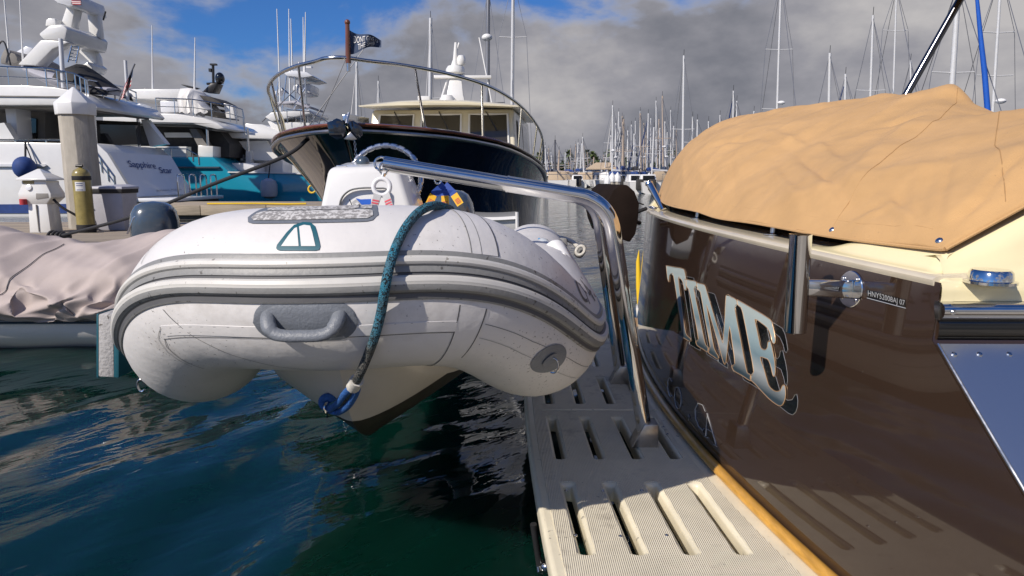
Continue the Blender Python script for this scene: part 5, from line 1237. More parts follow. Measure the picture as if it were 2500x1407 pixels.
# radar arch
ya, yb = SY + .8, SY + 4.6
panel('arch_leg', [(42, 158), (98, 98), (158, 100), (166, 104), (128, 120), (88, 160)], ya, ya + .6, 'gelcoat_white', s1, .05)
panel('arch_leg', [(172, 106), (222, 110), (236, 138), (242, 182), (222, 182), (216, 150), (188, 124)], ya + 2.2, ya + 2.6, 'gelcoat_white', s1, .05)
panel('arch_top', [(92, 83), (118, 62), (150, 58), (164, 70), (158, 100), (106, 98)], ya, ya + 2.6, 'gelcoat_white', s1, .08)
panel('dome_base', [(112, 48), (118, 45), (134, 45), (136, 62), (110, 64)], ya + .6, ya + 1.5, 'gelcoat_white', s1, .04)
panel('pylon', [(164, 8), (184, 12), (172, 78), (141, 78)], ya + 1.0, ya + 1.5, 'gelcoat_white', s1, .05)
panel('pylon', [(210, 10), (236, 14), (246, 96), (216, 78)], ya + 2.0, ya + 2.3, 'gelcoat_white', s1, .05)
panel('radar_platform', [(124, -6), (140, -24), (172, -20), (180, 14), (170, 16), (140, 8)], ya + .5, ya + 2.6, 'gelcoat_cool', s1, .05)
MB().tube([at(258, 28, ya + 1.6), at(252, 50, ya + 1.6)], .03, 8).build('horn', 'black_plastic', s1)
ld = MB().tube([at(166, 152, ya), at(176, 112, ya)], .03, 6).tube([at(186, 154, ya), at(194, 114, ya)], .03, 6).build('ladder', 'steel', s1)
for k in range(5): MB().tube([at(168 + 2.2 * k, 146 - 8 * k, ya), at(188 + 1.8 * k, 148 - 8 * k, ya)], .02, 6).build('rung', 'steel', ld)
for a, b_ in (((22, 130), (8, -30)), ((57, 168), (47, -40))):
    MB().tube([at(*a, SY + 1), at(*b_, SY + 1)], [.035, .02], 6).build('whip_aerial', 'white_paint', s1)
panel('bimini', [(0, 140), (10, 118), (36, 132), (48, 150), (36, 156), (0, 156)], SY + 1, SY + 3.5, 'interior_mid', s1, .05)
MB().tube(curve_pts([at(-12, 150, SY + .8), at(-2, 108, SY + .8), at(12, 106, SY + .8), at(26, 160, SY + .8)], 4), .03, 6).build('bimini_frame', 'black_plastic', s1)
panel('deck_box', [(196, 160), (214, 150), (228, 160), (222, 176), (198, 172)], SY + 2.5, SY + 3.5, 'gelcoat_white', s1, .06)
panel('sun_lounge', [(32, 130), (62, 112), (80, 118), (66, 140), (34, 142)], SY + 3.5, SY + 5, 'gelcoat_cool', s1, .05)
# tender on the boat deck
td = thing('deck_tender', 'grey tender with a black cover on the upper deck of the large white yacht', 'tender', at(180, 225, SY + 1.2))
rows = []
for t in np.linspace(0, 1, 16):
    u = lerp(70, 292, t); vt = lerp(160, 218, t) ; vb = lerp(178, 236, t ** .8) + 16 * sin(pi * min(t * 1.15, 1)); hb = .9 * (1 - .5 * (1 - t) ** 3)
    p = at(u, vt, SY + 1.4); r_ = at(u, vb, SY + 1.4); dz_ = p.z - r_.z
    rows.append([p + Vec((0, hb * cos(a) - .0, dz_ * .5 * (sin(a) - 1))) for a in np.linspace(0, 2 * pi, 13)[:-1]])
MB().loft(rows, True, True).build('hull', 'bin_grey', td, angle=60)
rows = []
for t in np.linspace(.42, 1, 12):
    u = lerp(70, 292, t); top = interp(t, [(.42, 176), (.5, 156), (.62, 158), (.8, 184), (1.0, 222)]); p = at(u, top, SY + 1.3); q_ = at(u, interp(t, [(.42, 190), (1, 236)]), SY + .46)
    rows.append([Vec((p.x, SY + .42, q_.z)), Vec((p.x, SY + .6, lerp(q_.z, p.z, .6))), Vec((p.x, SY + 1.3, p.z)), Vec((p.x, SY + 2.1, lerp(q_.z, p.z, .6))), Vec((p.x, SY + 2.2, q_.z))])
MB().loft(rows, False, False).build('cover', 'black_rubber', td, angle=60)
# ensign on the large white yacht
en = thing('ensign', 'striped red, white and blue ensign drooping at the stern of the white yacht', 'flag', at(305, 245, SY - .1))
MB().tube([at(290, 246, SY - .1), at(329, 156, SY - .1)], .03, 8).build('staff', 'wire', en)
def fe(x, y): return at(lerp(lerp(292, 327, x), lerp(288, 314, x) + 8, y) , lerp(lerp(238, 160, x), lerp(245, 205, x), y), SY - .14 + .12 * sin(x * 9 + y * 3))
for k in range(9):
    MB().loft([[fe(x, (k + d) / 9) for d in (0, 1)] for x in np.linspace(.02, .62 if k < 5 else .9, 10)], False, False).build('stripe', 'red_cloth' if k % 2 == 0 else 'white_cloth', en)
MB().loft([[fe(x, y) for y in (0, .3, .56)] for x in np.linspace(.62, .98, 8)], False, False).build('canton', 'navy_cloth', en)
sf = thing('small_flag', 'small striped flag board under the radar platform of the white yacht', 'flag', at(185, 6, SY))
for k in range(5): panel('stripe', [(174, 1 + 2 * k), (197, 2 + 2 * k), (197, 4 + 2 * k), (174, 3 + 2 * k)], ya + .50, ya + .55, 'red_cloth' if k % 2 == 0 else 'white_cloth', sf)
# blue ball fender hung on her side
bf = thing('ball_fender', 'round blue fender hanging on the side of the white yacht', 'fender', at(62, 435, SY - .4))
c = at(60, 410, SY - .38); MB().sphere(c, .37, .37, .40, 18, 12).build('ball', 'blue_cloth', bf)
MB().tube([at(62, 388, SY - .38), at(62, 345, SY - .05)], .035, 6).build('lanyard', 'rope_dark', bf)
MB().tube([at(62, 352, SY - .1), at(80, 398, SY - .1)], .02, 6).build('lanyard', 'rope_dark', bf)

# ------------------------------------------------------------------ teal yacht
TY = 33.0; TW = 4.6
s2 = thing('teal_yacht', 'teal hulled yacht with white decks behind the large white yacht', 'yacht', at(560, 490, TY + 3))
panel('hull', [(250, 383), (520, 384), (560, 421), (680, 423), (830, 428), (830, 505), (250, 505)], TY, TY + TW, 'teal_hull', s2, .05)
panel('rubbing_strip', [(412, 407), (535, 407), (535, 411), (412, 411)], TY - .12, TY + .1, 'cowl_blue', s2)
panel('cap_rail', [(556, 419), (680, 421), (830, 426), (830, 429), (680, 424), (556, 422)], TY - .1, TY + TW, 'gelcoat_white', s2)
panel('bulwark', [(250, 356), (455, 358), (455, 383), (250, 383)], TY + .2, TY + .7, 'gelcoat_white', s2)
panel('main_saloon', [(250, 296), (520, 300), (560, 352), (560, 384), (250, 384)], TY + 1.2, TY + TW - .6, 'interior_dark', s2)
panel('saloon_front', [(400, 324), (462, 324), (470, 336), (405, 336)], TY + 1.05, TY + 1.25, 'gelcoat_white', s2)
panel('raked_pillar', [(462, 315), (478, 315), (506, 355), (484, 358)], TY + .5, TY + 1.1, 'interior_mid', s2)
panel('locker', [(483, 355), (520, 357), (520, 384), (483, 383)], TY + .3, TY + 1.3, 'gelcoat_white', s2, .03)
panel('upper_deck', [(250, 274), (430, 278), (495, 288), (530, 300), (548, 314), (530, 316), (470, 303), (250, 299)], TY - .1, TY + TW, 'gelcoat_white', s2, .06)
panel('upper_ceiling', [(300, 300), (470, 305), (522, 316), (516, 319), (470, 309), (300, 304)], TY + .3, TY + TW - .3, 'interior_mid', s2)
panel('deck_band', [(478, 322), (690, 326), (700, 340), (488, 336)], TY + 2.2, TY + TW + .5, 'gelcoat_white', s2, .04)
panel('lower_saloon', [(505, 338), (690, 340), (690, 424), (540, 420)], TY + 3.4, TY + TW + .4, 'gelcoat_cool', s2)
panel('saloon_window', [(510, 344), (580, 345), (596, 370), (516, 368)], TY + 3.2, TY + 3.45, 'dark_glass', s2)
panel('raked_panel', [(580, 345), (650, 344), (684, 392), (622, 392)], TY + 2.8, TY + 3.1, 'gelcoat_white', s2)
panel('cockpit_seat', [(536, 398), (620, 398), (622, 421), (548, 421)], TY + 1.5, TY + 3, 'gelcoat_cool', s2, .05)
panel('side_wing', [(600, 368), (612, 368), (612, 402), (600, 402)], TY + 2.5, TY + 3, 'gelcoat_white', s2)
for k in range(8):
    u = 530 + 9.5 * k; panel('galley_item', [(u, 378 + (k % 3) * 3), (u + 6, 378 + (k % 3) * 3), (u + 6, 392), (u, 392)], TY + 2.9, TY + 3.1, ['gelcoat_white', 'steel', 'interior_dark'][k % 3], s2)
for u0, v0, v1 in ((505, 302, 358), (604, 314, 370)): MB().tube([at(u0, v0, TY + .4), at(u0 + 3, v1, TY + .4)], .06, 8).build('support_post', 'steel', s2)
panel('deck_house', [(310, 218), (452, 217), (455, 240), (310, 242)], TY + 1.5, TY + 4.5, 'gelcoat_white', s2, .06)
panel('deck_locker', [(390, 246), (434, 248), (436, 274), (392, 274)], TY + .8, TY + 2, 'gelcoat_cool', s2, .04)
rows = []
for t in np.linspace(0, 1, 12):
    u = lerp(452, 525, t); tv = interp(t, [(0, 220), (.35, 218), (.6, 236), (1, 270)]); p = at(u, tv, TY + 1.6); q_ = at(u, 276 - 3 * sin(t * 20), TY + .8)
    rows.append([Vec((p.x, TY + .8, q_.z)), Vec((p.x, TY + .7 + .1 * sin(t * 30), lerp(q_.z, p.z, .6))), Vec((p.x, TY + 1.1, p.z)), Vec((p.x, TY + 2.4, p.z)), Vec((p.x, TY + 2.6, q_.z))])
MB().loft(rows, False, False).build('tender_cover', 'white_cloth', s2, angle=60)
panel('hard_top', [(484, 232), (512, 236), (536, 248), (544, 255), (526, 258), (500, 252)], TY + 1.2, TY + 3.2, 'interior_dark', s2, .06)
panel('pillar', [(545, 252), (568, 258), (574, 290), (552, 288)], TY + 1.5, TY + 2, 'gelcoat_white', s2, .03)
panel('helm', [(494, 262), (545, 268), (556, 290), (500, 282)], TY + 2.5, TY + 4, 'interior_mid', s2)
prail(s2, [(380, 240), (470, 243), (560, 258), (592, 268), (596, 290)], TY + .1, .75, 9, .03)
prail(s2, [(380, 362), (455, 364), (484, 380)], TY - .02, .42, 5, .03, mid=False)
panel('radar_arm', [(441, 207), (447, 206), (484, 215), (470, 219)], TY + 2.6, TY + 2.9, 'black_plastic', s2, .02)
panel('mast_foot', [(494, 224), (514, 204), (530, 203), (520, 226)], TY + 2.4, TY + 3.2, 'black_plastic', s2, .03)
mtb = MB().tube([at(521, 206, TY + 2.8), at(520, 156, TY + 2.8)], .07, 8).build('signal_mast', 'black_plastic', s2)
MB().box(at(514, 158, TY+2.8).x, at(529, 158, TY+2.8).x, TY + 2.7, TY + 2.9, at(520, 160, TY+2.8).z, at(520, 156, TY+2.8).z).build('scanner', 'black_plastic', mtb)
MB().tube([at(505, 205, TY + 2.8), at(545, 203, TY + 2.8)], .06, 6).build('crosstree', 'black_plastic', mtb)
MB().sphere(at(537, 192, TY + 2.6), .23, .23, .30, 16, 10).build('satellite_dome', 'decal_black', mtb)
MB().box(at(511, 170, TY+2.8).x, at(517, 170, TY+2.8).x, TY + 2.7, TY + 2.9, at(514, 176, TY+2.8).z, at(514, 168, TY+2.8).z).build('lamp', 'black_plastic', mtb)
for u0, v0, u1, v1 in ((475, 218, 476, 92), (373, 218, 371, 62)): MB().tube([at(u0, v0, TY + 2), at(u1, v1, TY + 2)], [.05, .018], 6).build('whip_aerial', 'white_paint', s2)
gf = thing('grey_fender', 'fat grey cylinder fender on the teal hull', 'fender', at(660, 484, TY - .5))
P = at(658, 484, TY - .6)
MB().lathe([(.12, -.02), (.34, .08), (.38, .25), (.38, .62), (.32, .80), (.10, .92)], P, 18).build('body', 'bin_grey', gf)
MB().tube([P + Vec((0, 0, .9)), P + Vec((0, .4, 1.7))], .03, 6).build('lanyard', 'rope_dark', gf)
# finger dock in front of it
fd = thing('finger_dock', 'pale timber finger dock below the teal hull', 'dock', at(620, 505, 24))
for k in range(9):
    y0 = 23.0 + k * .36; a = atz(478, 488, .5).x; MB().box(-12.6, -6.0 + .01 * k, y0, y0 + .34, .44, .50).build('plank', 'wood_tan' if k % 3 else 'wood_grey', fd, bevel=.008)
for k in range(3):
    MB().box(-12.6 + 2.2 * k, -10.42 + 2.2 * k, 22.92, 22.99, .16 , .49).build('fascia_board', 'wood_tan', fd, bevel=.01)
MB().box(-12.5, -6.1, 23.05, 26, -.2, .42).build('float', 'interior_dark', fd)
pdk = thing('dock_hose', 'yellow hose lying on the finger dock edge', 'hose', (-8, 22.9, .5))
MB().tube([Vec((-10.2, 23.02, .54)), Vec((-8.6, 22.98, .55)), Vec((-7.5, 23.0, .53)), Vec((-6.9, 23.05, .54))], .03, 6).build('line', 'yellow_plastic', pdk)
ylr = MB().tube(ring_pts(at(762, 462, 22.5), (1, 0, 0), (0, .2, 1), .12), .03, 8, False).build('life_ring', 'yellow_plastic'); tag(ylr, 'yellow ring hanging left of the navy bow above the finger dock', 'life ring')
# ------------------------------------------------------------------ sport fishing boat with tower
QY = 42.0
s3 = thing('sport_fishing_boat', 'white sport fishing boat with tall tuna tower and outriggers', 'fishing boat', at(700, 480, QY + 2))
panel('foredeck_house', [(598, 302), (640, 304), (700, 330), (760, 340), (760, 470), (598, 470)], QY, QY + 5, 'gelcoat_white', s3, .05)
panel('flybridge', [(652, 296), (756, 300), (756, 320), (668, 322)], QY + .5, QY + 4.5, 'gelcoat_white', s3, .05)
panel('bridge_overhang', [(646, 286), (662, 275), (755, 268), (757, 278), (664, 296)], QY + .3, QY + 4.7, 'gelcoat_white', s3, .05)
panel('tower_roof', [(692, 178), (720, 172), (748, 176), (764, 186), (740, 190), (700, 186)], QY + .8, QY + 4.2, 'gelcoat_cool', s3, .05)
panel('padding', [(716, 206), (758, 204), (758, 228), (730, 232), (712, 220)], QY + 1.5, QY + 3.5, 'gelcoat_cool', s3, .12)
panel('tower_deck', [(672, 250), (720, 246), (756, 260), (752, 264), (716, 252), (676, 255)], QY + .8, QY + 4.2, 'bin_grey', s3, .02)
for (u0, v0, u1, v1) in ((700, 182, 686, 300), (744, 182, 752, 310), (720, 182, 722, 300), (735, 186, 745, 320), (688, 215, 745, 262), (745, 215, 700, 300), (690, 270, 750, 300), (672, 254, 756, 256), (680, 200, 672, 254)):
    for yy in (QY + 1, QY + 4): MB().tube([at(u0, v0, yy), at(u1, v1, yy)], .05, 6).build('tower_pipe', 'steel', s3)
panel('sun_board', [(668, 226), (686, 214), (690, 220), (672, 232)], QY + 1, QY + 2, 'white_paint', s3)
for (u0, v0, u1, v1) in ((686, 300, 676, 22), (708, 250, 705, 22), (714, 180, 710, 46), (742, 180, 740, 42), (744, 180, 746, 30)): MB().tube([at(u0, v0, QY + 1), at(u1, v1, QY + 1)], [.06, .025], 6).build('whip_aerial', 'white_paint', s3)
MB().box(at(722, 150, QY).x, at(738, 150, QY).x, QY + 2, QY + 2.2, at(730, 153, QY).z, at(730, 149, QY).z).build('scanner', 'white_paint', s3)
MB().tube([at(730, 174, QY + 2), at(730, 152, QY + 2)], .05, 6).build('scanner_post', 'white_paint', s3)
for (u0, v0, u1, v1) in ((745, 320, 888, 120), (770, 322, 850, 130), (640, 298, 720, 220)): MB().tube([at(u0, v0, QY + .5), at(u1, v1, QY + .5)], [.035, .02], 6).build('outrigger', 'mast_dark', s3)
prail(s3, [(700, 268), (756, 272), (800, 298), (812, 320)], QY + .3, .8, 6, .03)
# ================================================================== sailing yachts, far marina
def sailboat(u, vt, Y, label, m='mast_white', r=.085, hull='gelcoat_white', lean=0, spread=(.45,), group=None, cover=None, L=9.5, ang=0.0, stays=True, dome=False):
    base = at(u, 450, Y); top = at(u + lean, vt, Y); x = base.x; z1 = top.z
    s = thing('sailing_yacht', label, 'sailing yacht', (x, Y, 0), group)
    ca, sa = cos(ang), sin(ang)
    def S(a, l, z): return Vec((x + l * ca + a * sa, Y - l * sa + a * ca, z))
    rows = []
    for t in np.linspace(0, 1, 9):
        a = -L * .45 + L * t; hb = 1.55 * (.72 + .28 * sin(pi * min(1, t * 1.25))) * (1 - t ** 4) + .02; zt = 1.0 + .28 * t * t
        rows.append([S(a, -hb, zt), S(a, -hb * .93, .35), S(a, -hb * .5, -.2), S(a, hb * .5, -.2), S(a, hb * .93, .35), S(a, hb, zt)])
    MB().loft(rows, True, True).build('hull', hull, s, angle=50)
    MB().hexa([S(-1.5, -.9, 1.0), S(-1.5, .9, 1.0), S(2.6, .6, 1.1), S(2.6, -.6, 1.1)], [S(-1.3, -.75, 1.5), S(-1.3, .75, 1.5), S(2.2, .5, 1.4), S(2.2, -.5, 1.4)]).build('cabin', hull, s, bevel=.08)
    dg_ = ['navy_cloth', 'tan_roof', 'blue_cloth', 'interior_dark', 'white_cloth'][int(u) % 5]
    MB().hexa([S(-2.6, -1.0, 1.0), S(-2.6, 1.0, 1.0), S(-1.2, .8, 1.1), S(-1.2, -.8, 1.1)], [S(-2.5, -.95, 1.95), S(-2.5, .95, 1.95), S(-1.5, .7, 1.8), S(-1.5, -.7, 1.8)]).build('dodger', dg_, s, bevel=.06)
    MB().loft([[r[k] * 1.0 + Vec((0, -.02, 0)) for k in (0, 1)] + [r[0] + Vec((0, -.03, -.16)), r[0] + Vec((0, -.03, -.02))] for r in rows[:2]], True, True).build('stern_stripe', 'interior_mid', s)
    MB().box(x - 1.3, x + 1.3, Y - L * .45 - .05, Y - L * .45 + .3, -.1, .22).build('waterline_band', 'bottom_paint', s)
    mo = MB().tube([S(.6, 0, 1.0), Vec((top.x, Y + .6, z1))], [r, r * .75], 10).build('mast', m, s)
    bo = MB().tube([S(.4, 0, 2.1), S(-3.4, 0, 2.0)], .09, 8).build('boom', m, s)
    if cover: MB().tube([S(.3, 0, 2.28), S(-1.5, 0, 2.32), S(-3.3, 0, 2.15)], [.26, .22, .12], 8).build('sail_cover', cover, bo)
    H = z1 - 1.0
    for f in spread:
        zz_ = 1.0 + H * f; sw = 1.15 - .4 * f
        MB().tube([S(.6, -sw, zz_ + .04) + Vec(((top.x - x) * f, 0, 0)), S(.6, 0, zz_) + Vec(((top.x - x) * f, 0, 0)), S(.6, sw, zz_ + .04) + Vec(((top.x - x) * f, 0, 0))], .03, 6).build('spreader', m, mo)
    if stays:
        tt = Vec((top.x, Y + .6, z1 - .1))
        for e in (S(L * .53, 0, 1.25), S(-L * .44, 0, 1.1)): MB().tube([tt, e], .014 + Y * .00012, 5).build('stay', 'wire', mo)
        for sg in (-1, 1):
            f = spread[-1] if spread else .5; zz_ = 1.0 + H * f; sw = 1.15 - .4 * f
            MB().tube([tt, S(.6, sg * sw, zz_ + .04) + Vec(((top.x - x) * f, 0, 0)), S(.5, sg * 1.4, 1.05)], .012 + Y * .0001, 5).build('shroud', 'wire', mo)
    if stays and int(u) % 2: MB().tube([Vec((top.x, Y + .6, z1 - .6)).lerp(S(L * .53, 0, 1.25), t_) for t_ in (.04, .4, .92)], [.03, .06, .08], 6).build('furled_headsail', ['white_cloth', 'navy_cloth', 'blue_cloth'][int(u) % 3], mo)
    MB().tube([Vec((top.x, Y + .6, z1)), Vec((top.x, Y + .6, z1 + .5))], .02, 5).build('wind_vane', 'black_plastic', mo)
    if dome: MB().sphere(S(.35, 0, 1 + H * .4), .25, .25, .14, 10, 6).build('radar_dome', 'white_paint', mo)
    for a in (-L * .42,):
        P = [S(a, -1.1, 1.0), S(a, -1.1, 1.65), S(a, 1.1, 1.65), S(a, 1.1, 1.0)]
        MB().tube(P, .03, 6).build('stern_rail', 'steel', s)
    return s
ORD = 'first second third fourth fifth sixth seventh eighth ninth tenth eleventh twelfth thirteenth fourteenth fifteenth sixteenth seventeenth eighteenth nineteenth twentieth'.split()
ORD += ['twenty-' + w_ for w_ in ORD[:9]] + ['thirtieth'] + ['thirty-' + w_ for w_ in ORD[:9]]
def nth(us): o = sorted(range(len(us)), key=lambda i: us[i]); return {i: ORD[k] for k, i in enumerate(o)}
GF = 'sailing yachts in the far marina'
rs = random.Random(3)
far = [(1497, 256), (1510, 272), (1525, 290), (1552, 295), (1562, 270), (1565, 276), (1589, 288), (1604, 245), (1619, 233), (1638, 268), (1513, 309), (1520, 297), (1644, 307), (1534, 318), (1577, 322), (1612, 312), (1503, 300), (1517, 283), (1541, 304), (1547, 326), (1571, 300), (1583, 276), (1596, 310), (1608, 290), (1625, 296), (1631, 322), (1651, 318), (1489, 330)]
nf = nth([u for u, v in far])
for i, (u, v) in enumerate(far):
    SH = 'distant yacht, %s mast from the left in the crowded cluster above the brown drum' % nf[i]
    sailboat(u, v, 74 + 3.4 * ((i * 7) % 11), SH, ['mast_white', 'mast_white', 'mast_tan'][i % 3], .11, ['gelcoat_white', 'gelcoat_cool', 'navy_cloth', 'gelcoat_white', 'interior_mid'][i % 5], rs.uniform(0, 4), (.5,), GF, [None, 'blue_cloth', None, 'navy_cloth', 'interior_dark'][i % 5], rs.uniform(8.5, 11), rs.uniform(-.25, .25), True, i % 4 == 0)
lf = [(1426, 334), (1431, 346), (1420, 350), (1402, 352), (1408, 348), (1394, 362), (1331, 355), (1340, 362), (1349, 372), (1366, 366), (1382, 372), (1450, 384), (1414, 362), (1437, 372), (1398, 380), (1360, 382), (1336, 372), (1445, 396), (1470, 390), (1480, 378)]
nl = nth([u for u, v in lf])
for i, (u, v) in enumerate(lf):
    sailboat(u, v, 92 + 3.5 * ((i * 5) % 9), 'distant yacht, %s mast from the left in the low cluster among the palms' % nl[i], ['mast_white', 'mast_tan'][i % 2], .11, 'gelcoat_white', rs.uniform(-6, 6), (.5,), GF + ' by the palms', [None, 'blue_cloth', 'navy_cloth'][i % 3], rs.uniform(8.5, 10.5), rs.uniform(-.3, .3))
sailboat(1356, 341, 80, 'distant yacht with a dark mast right of the navy hull', 'mast_dark', .14, spread=(.55,))
sailboat(1670, 133, 60, 'yacht with the tallest bright mast left of the tan cover', r=.12, spread=(.42,), lean=4)
for u, v, Y, lb in ((1692, 284, 70, 'yacht whose mast ends just above the tan cover left shoulder'), (1704, 291, 66, 'yacht with short mast right of the tallest bright mast'), (1731, 295, 72, 'yacht with mast tip beside the cover rising edge'), (1759, 280, 78, 'faint thin masted yacht above the tan cover'), (1793, 220, 62, 'yacht with leaning thin mast and stay above the cover'), (1801, 245, 66, 'yacht with white mast next to the leaning thin one'), (1843, 270, 70, 'yacht showing only a mast tip over the cover')):
    sailboat(u, v, Y, lb, r=.09, spread=(.6,), lean=3)
sailboat(1900, -60, 46, 'yacht with tall slender mast and radar above the middle of the cover', r=.085, spread=(.37, .66), lean=16, dome=True)
sailboat(2030, 126, 48, 'yacht with white mast and dark forestay above the cover', r=.12, spread=(), lean=6)
sailboat(2069, 178, 52, 'yacht with short white mizzen mast above the cover', r=.11, spread=(), lean=5)
sailboat(2130, 32, 44, 'yacht with tall mast and wide spreaders left of the steel pole', r=.09, spread=(.56,), lean=14)
sailboat(2186, -40, 46, 'yacht whose mast stands in a fan of wires beside the steel pole', r=.07, spread=(.42, .78), lean=16)
sailboat(2228, 144, 56, 'yacht with thin short mast just behind the steel pole', r=.10, spread=(), lean=6)
sailboat(2330, -60, 30, 'yacht with thick cream mast and crossed spreaders right of the steel pole', 'mast_white', .135, spread=(.56,), lean=34)
sailboat(2432, -80, 36, 'yacht with slim mast and two pairs of spreaders at far right', r=.085, spread=(.52, .72), lean=34, dome=True)
fj = MB().tube([at(2416, 330, 26), at(2404, 180, 26), at(2394, 90, 26), at(2380, -60, 26)], [.10, .095, .08, .05], 10).build('furled_sail', 'bright_blue')
tag(fj, 'bright blue furled headsail slanting up beside the cream mast', 'furled sail')
# masts rising behind the navy yacht
sailboat(1046, 40, 52, 'yacht with white mast and slanting stay behind the navy wheelhouse roof left side', r=.16, spread=(.52,), lean=3)
sailboat(1188, -40, 40, 'yacht with grey mast carrying a radome behind the navy wheelhouse', 'wire', .15, spread=(.42,), lean=3)
sailboat(1249, -60, 44, 'yacht with white mast beside the grey one behind the wheelhouse', r=.13, spread=(.36, .72), lean=4)
sailboat(868, 149, 60, 'yacht with mast seen through the navy bow rail', r=.14, spread=(.4,), lean=-1)
sailboat(921, 196, 66, 'yacht with shorter mast right of the anchor, through the bow rail', r=.12, spread=(), lean=0)
rd = MB().sphere(at(1189, 92, 39.5), .30, .30, .20, 12, 8).build('mast_radome', 'white_paint'); tag(rd, 'white radome on the grey mast behind the navy wheelhouse', 'radome')
# far motor boats, pile caps and floats low over the water
for i, (u, Y, L_, lb) in enumerate(((1472, 78, 7, 'small white cabin boat with tan awning in the far marina'), (1412, 84, 6, 'low white motor boat below the palm trees'), (1560, 58, 6, 'white boat stern with outboards just right of the brown drum'), (1590, 57, 6, 'white boat stern nearest the tan cover in the far marina'), (1345, 82, 6, 'white boat beside the navy hull edge far away'), (1518, 70, 7, 'dark windowed white launch left of the brown drum'))):
    p = at(u, 470, Y); b = thing('motor_boat', lb, 'motor boat', (p.x, Y, 0))
    MB().loft([[Vec((p.x + q * (.85 if 1540 < u < 1600 else 1.2) * s_, Y + a, z)) for q, z in ((-1, .95), (-.85, .1), (0, -.2), (.85, .1), (1, .95))] for a, s_ in ((0, .95), (L_ * .5, 1), (L_ * .85, .6), (L_, .05))], True, True).build('hull', 'gelcoat_white', b, angle=40)
    MB().hexa([(p.x - .7, Y + 1.2, .95), (p.x + .7, Y + 1.2, .95), (p.x + .6, Y + 4, .95), (p.x - .6, Y + 4, .95)], [(p.x - .6, Y + 1.4, 1.6), (p.x + .6, Y + 1.4, 1.6), (p.x + .5, Y + 3.4, 1.6), (p.x - .5, Y + 3.4, 1.6)]).build('cabin', 'gelcoat_white', b, bevel=.06)
    MB().box(p.x - .5, p.x + .5, Y + 1.2, Y + 1.25, 1.1, 1.5).build('window', 'dark_glass', b)
    MB().box(p.x - .3, p.x + .3, Y - .5, Y - .02, .3, 1.2).build('outboard', 'interior_dark', b, bevel=.08)
    if i == 0: MB().loft([rect(p.x, Y + 2, 2.2, 1.6, 1.8), rect(p.x, Y + 2, 2.3, 1.6, 1.8), rect(p.x + .2, Y + 2, 3.0, .8, .4)], True, True).build('awning', 'tan_roof', b)
PU = ((1484, 432), (1495, 427), (1508, 427), (1585, 428), (1326, 436))
npl = nth([u for u, v in PU])
for i, (u, v) in enumerate(PU):
    p = at(u, v, 66); d = thing('far_piling', 'distant piling with white pointed cap, %s from the left in the far marina' % npl[i], 'piling', (p.x, 66, 0), 'capped pilings in the far marina')
    MB().tube([Vec((p.x, 66, -.5)), Vec((p.x, 66, p.z - .3))], .28, 8).build('shaft', 'concrete', d)
    MB().lathe([(.33, -.45), (.34, 0), (.02, .45)], (p.x, 66, p.z - .2), 8).build('cap', 'white_paint', d)
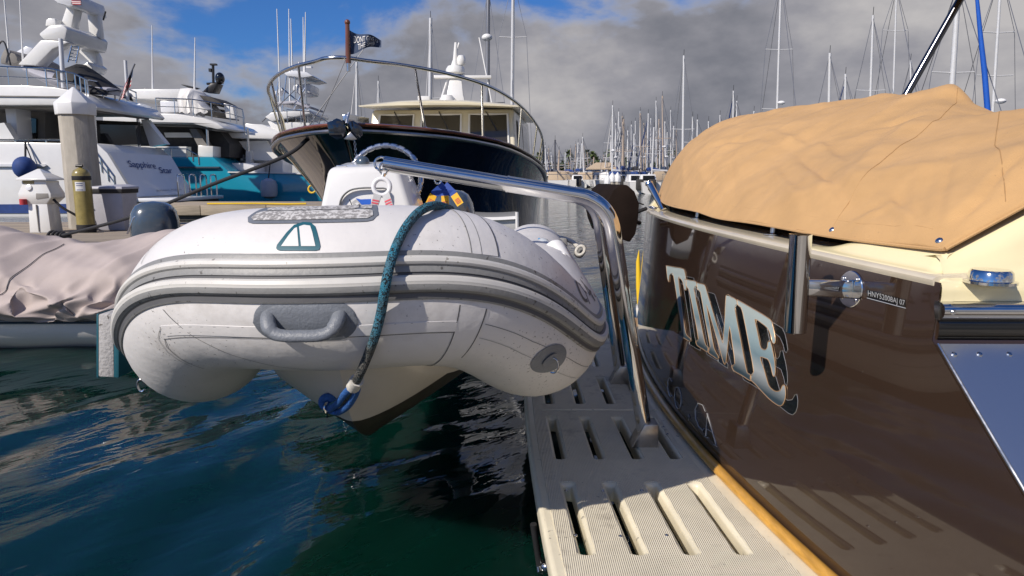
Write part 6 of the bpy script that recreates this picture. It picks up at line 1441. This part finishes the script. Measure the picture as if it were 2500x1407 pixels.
# shore, trees, palms
sh_ = MB().loft([[Vec((x, y, z)) for y, z in ((150, -.5), (156, .9), (190, 1.4), (700, 2.0))] for x in np.linspace(-420, 520, 40)], False, False).build('shore', 'sand'); struct(sh_)
TU = (1452, 1475, 1500, 1345, 1368, 1560, 1600, 1625, 1425, 1530, 1650)
ntr = nth(TU)
for i, u in enumerate(TU):
    p = at(u, 428, 165 + (i % 4) * 5); t = thing('shore_tree', 'dark rounded tree, %s from the left on the far shore' % ntr[i], 'tree', (p.x, p.y, 1), 'rounded trees on the far shore')
    MB().tube([Vec((p.x, p.y, .8)), Vec((p.x + .3, p.y, 3))], [.3, .15], 6).build('trunk', 'palm_trunk', t)
    mb = MB(); rr_ = random.Random(i); w_ = rr_.uniform(2.2, 3.6); h_ = rr_.uniform(1.6, 2.4)
    for k in range(420):
        a, b2, r_ = rr_.uniform(0, 2 * pi), rr_.uniform(-1, 1), rr_.random() ** .4
        c = Vec((p.x + w_ * r_ * cos(a) * sqrt(1 - b2 * b2), p.y + w_ * r_ * sin(a) * sqrt(1 - b2 * b2), 3.0 + h_ * r_ * b2)); d1 = Vec((rr_.uniform(-1, 1), rr_.uniform(-1, 1), rr_.uniform(-1, 1))).normalized() * .45; d2 = d1.orthogonal().normalized() * .3
        mb.add([c - d1, c + d2, c + d1, c - d2], [(0, 1, 2, 3)])
    mb.build('crown', 'leaf_dark', t, flat=True, merge=0, fixn=False)
palms = [(1388, 376), (1393, 386), (1375, 398), (1362, 406), (1447, 378), (1452, 384), (1438, 392), (1456, 390), (1466, 398), (1306, 390), (1316, 382), (1433, 374), (1525, 392), (1530, 398), (1474, 408), (1370, 414), (1486, 374), (1550, 372), (1612, 380), (1641, 368)]
np_ = nth([u for u, v in palms])
for i, (u, v) in enumerate(palms):
    Y = 160 + (i * 13) % 40; top = at(u, v, Y); rr_ = random.Random(40 + i); bs = Vec((top.x + rr_.uniform(-1.2, 1.2), Y, .9))
    t = thing('palm_tree', 'distant fan palm, %s from the left along the far shore behind the masts' % np_[i], 'palm tree', bs, 'palms on the far shore')
    MB().tube([bs, bs.lerp(top, .5) + Vec((rr_.uniform(-.2, .2), 0, 0)), top], [.28, .2, .16], 7).build('trunk', 'palm_trunk', t)
    mb = MB()
    for k in range(34):
        a = rr_.uniform(0, 2 * pi); el = rr_.uniform(-.75, 1.3); Lf = rr_.uniform(1.0, 1.6)
        d = Vec((cos(a) * cos(el), sin(a) * cos(el), sin(el))); w_ = d.cross(Vec((0, 0, 1))).normalized() * .38
        m1 = top + d * Lf * .6; e1 = top + d * Lf + Vec((0, 0, -.35))
        mb.add([top, m1 + w_, e1 + w_ * .5, e1 - w_ * .5, m1 - w_], [(0, 1, 2, 3, 4)])
    mb.build('crown', 'palm_leaf', t, flat=True, merge=0, fixn=False)
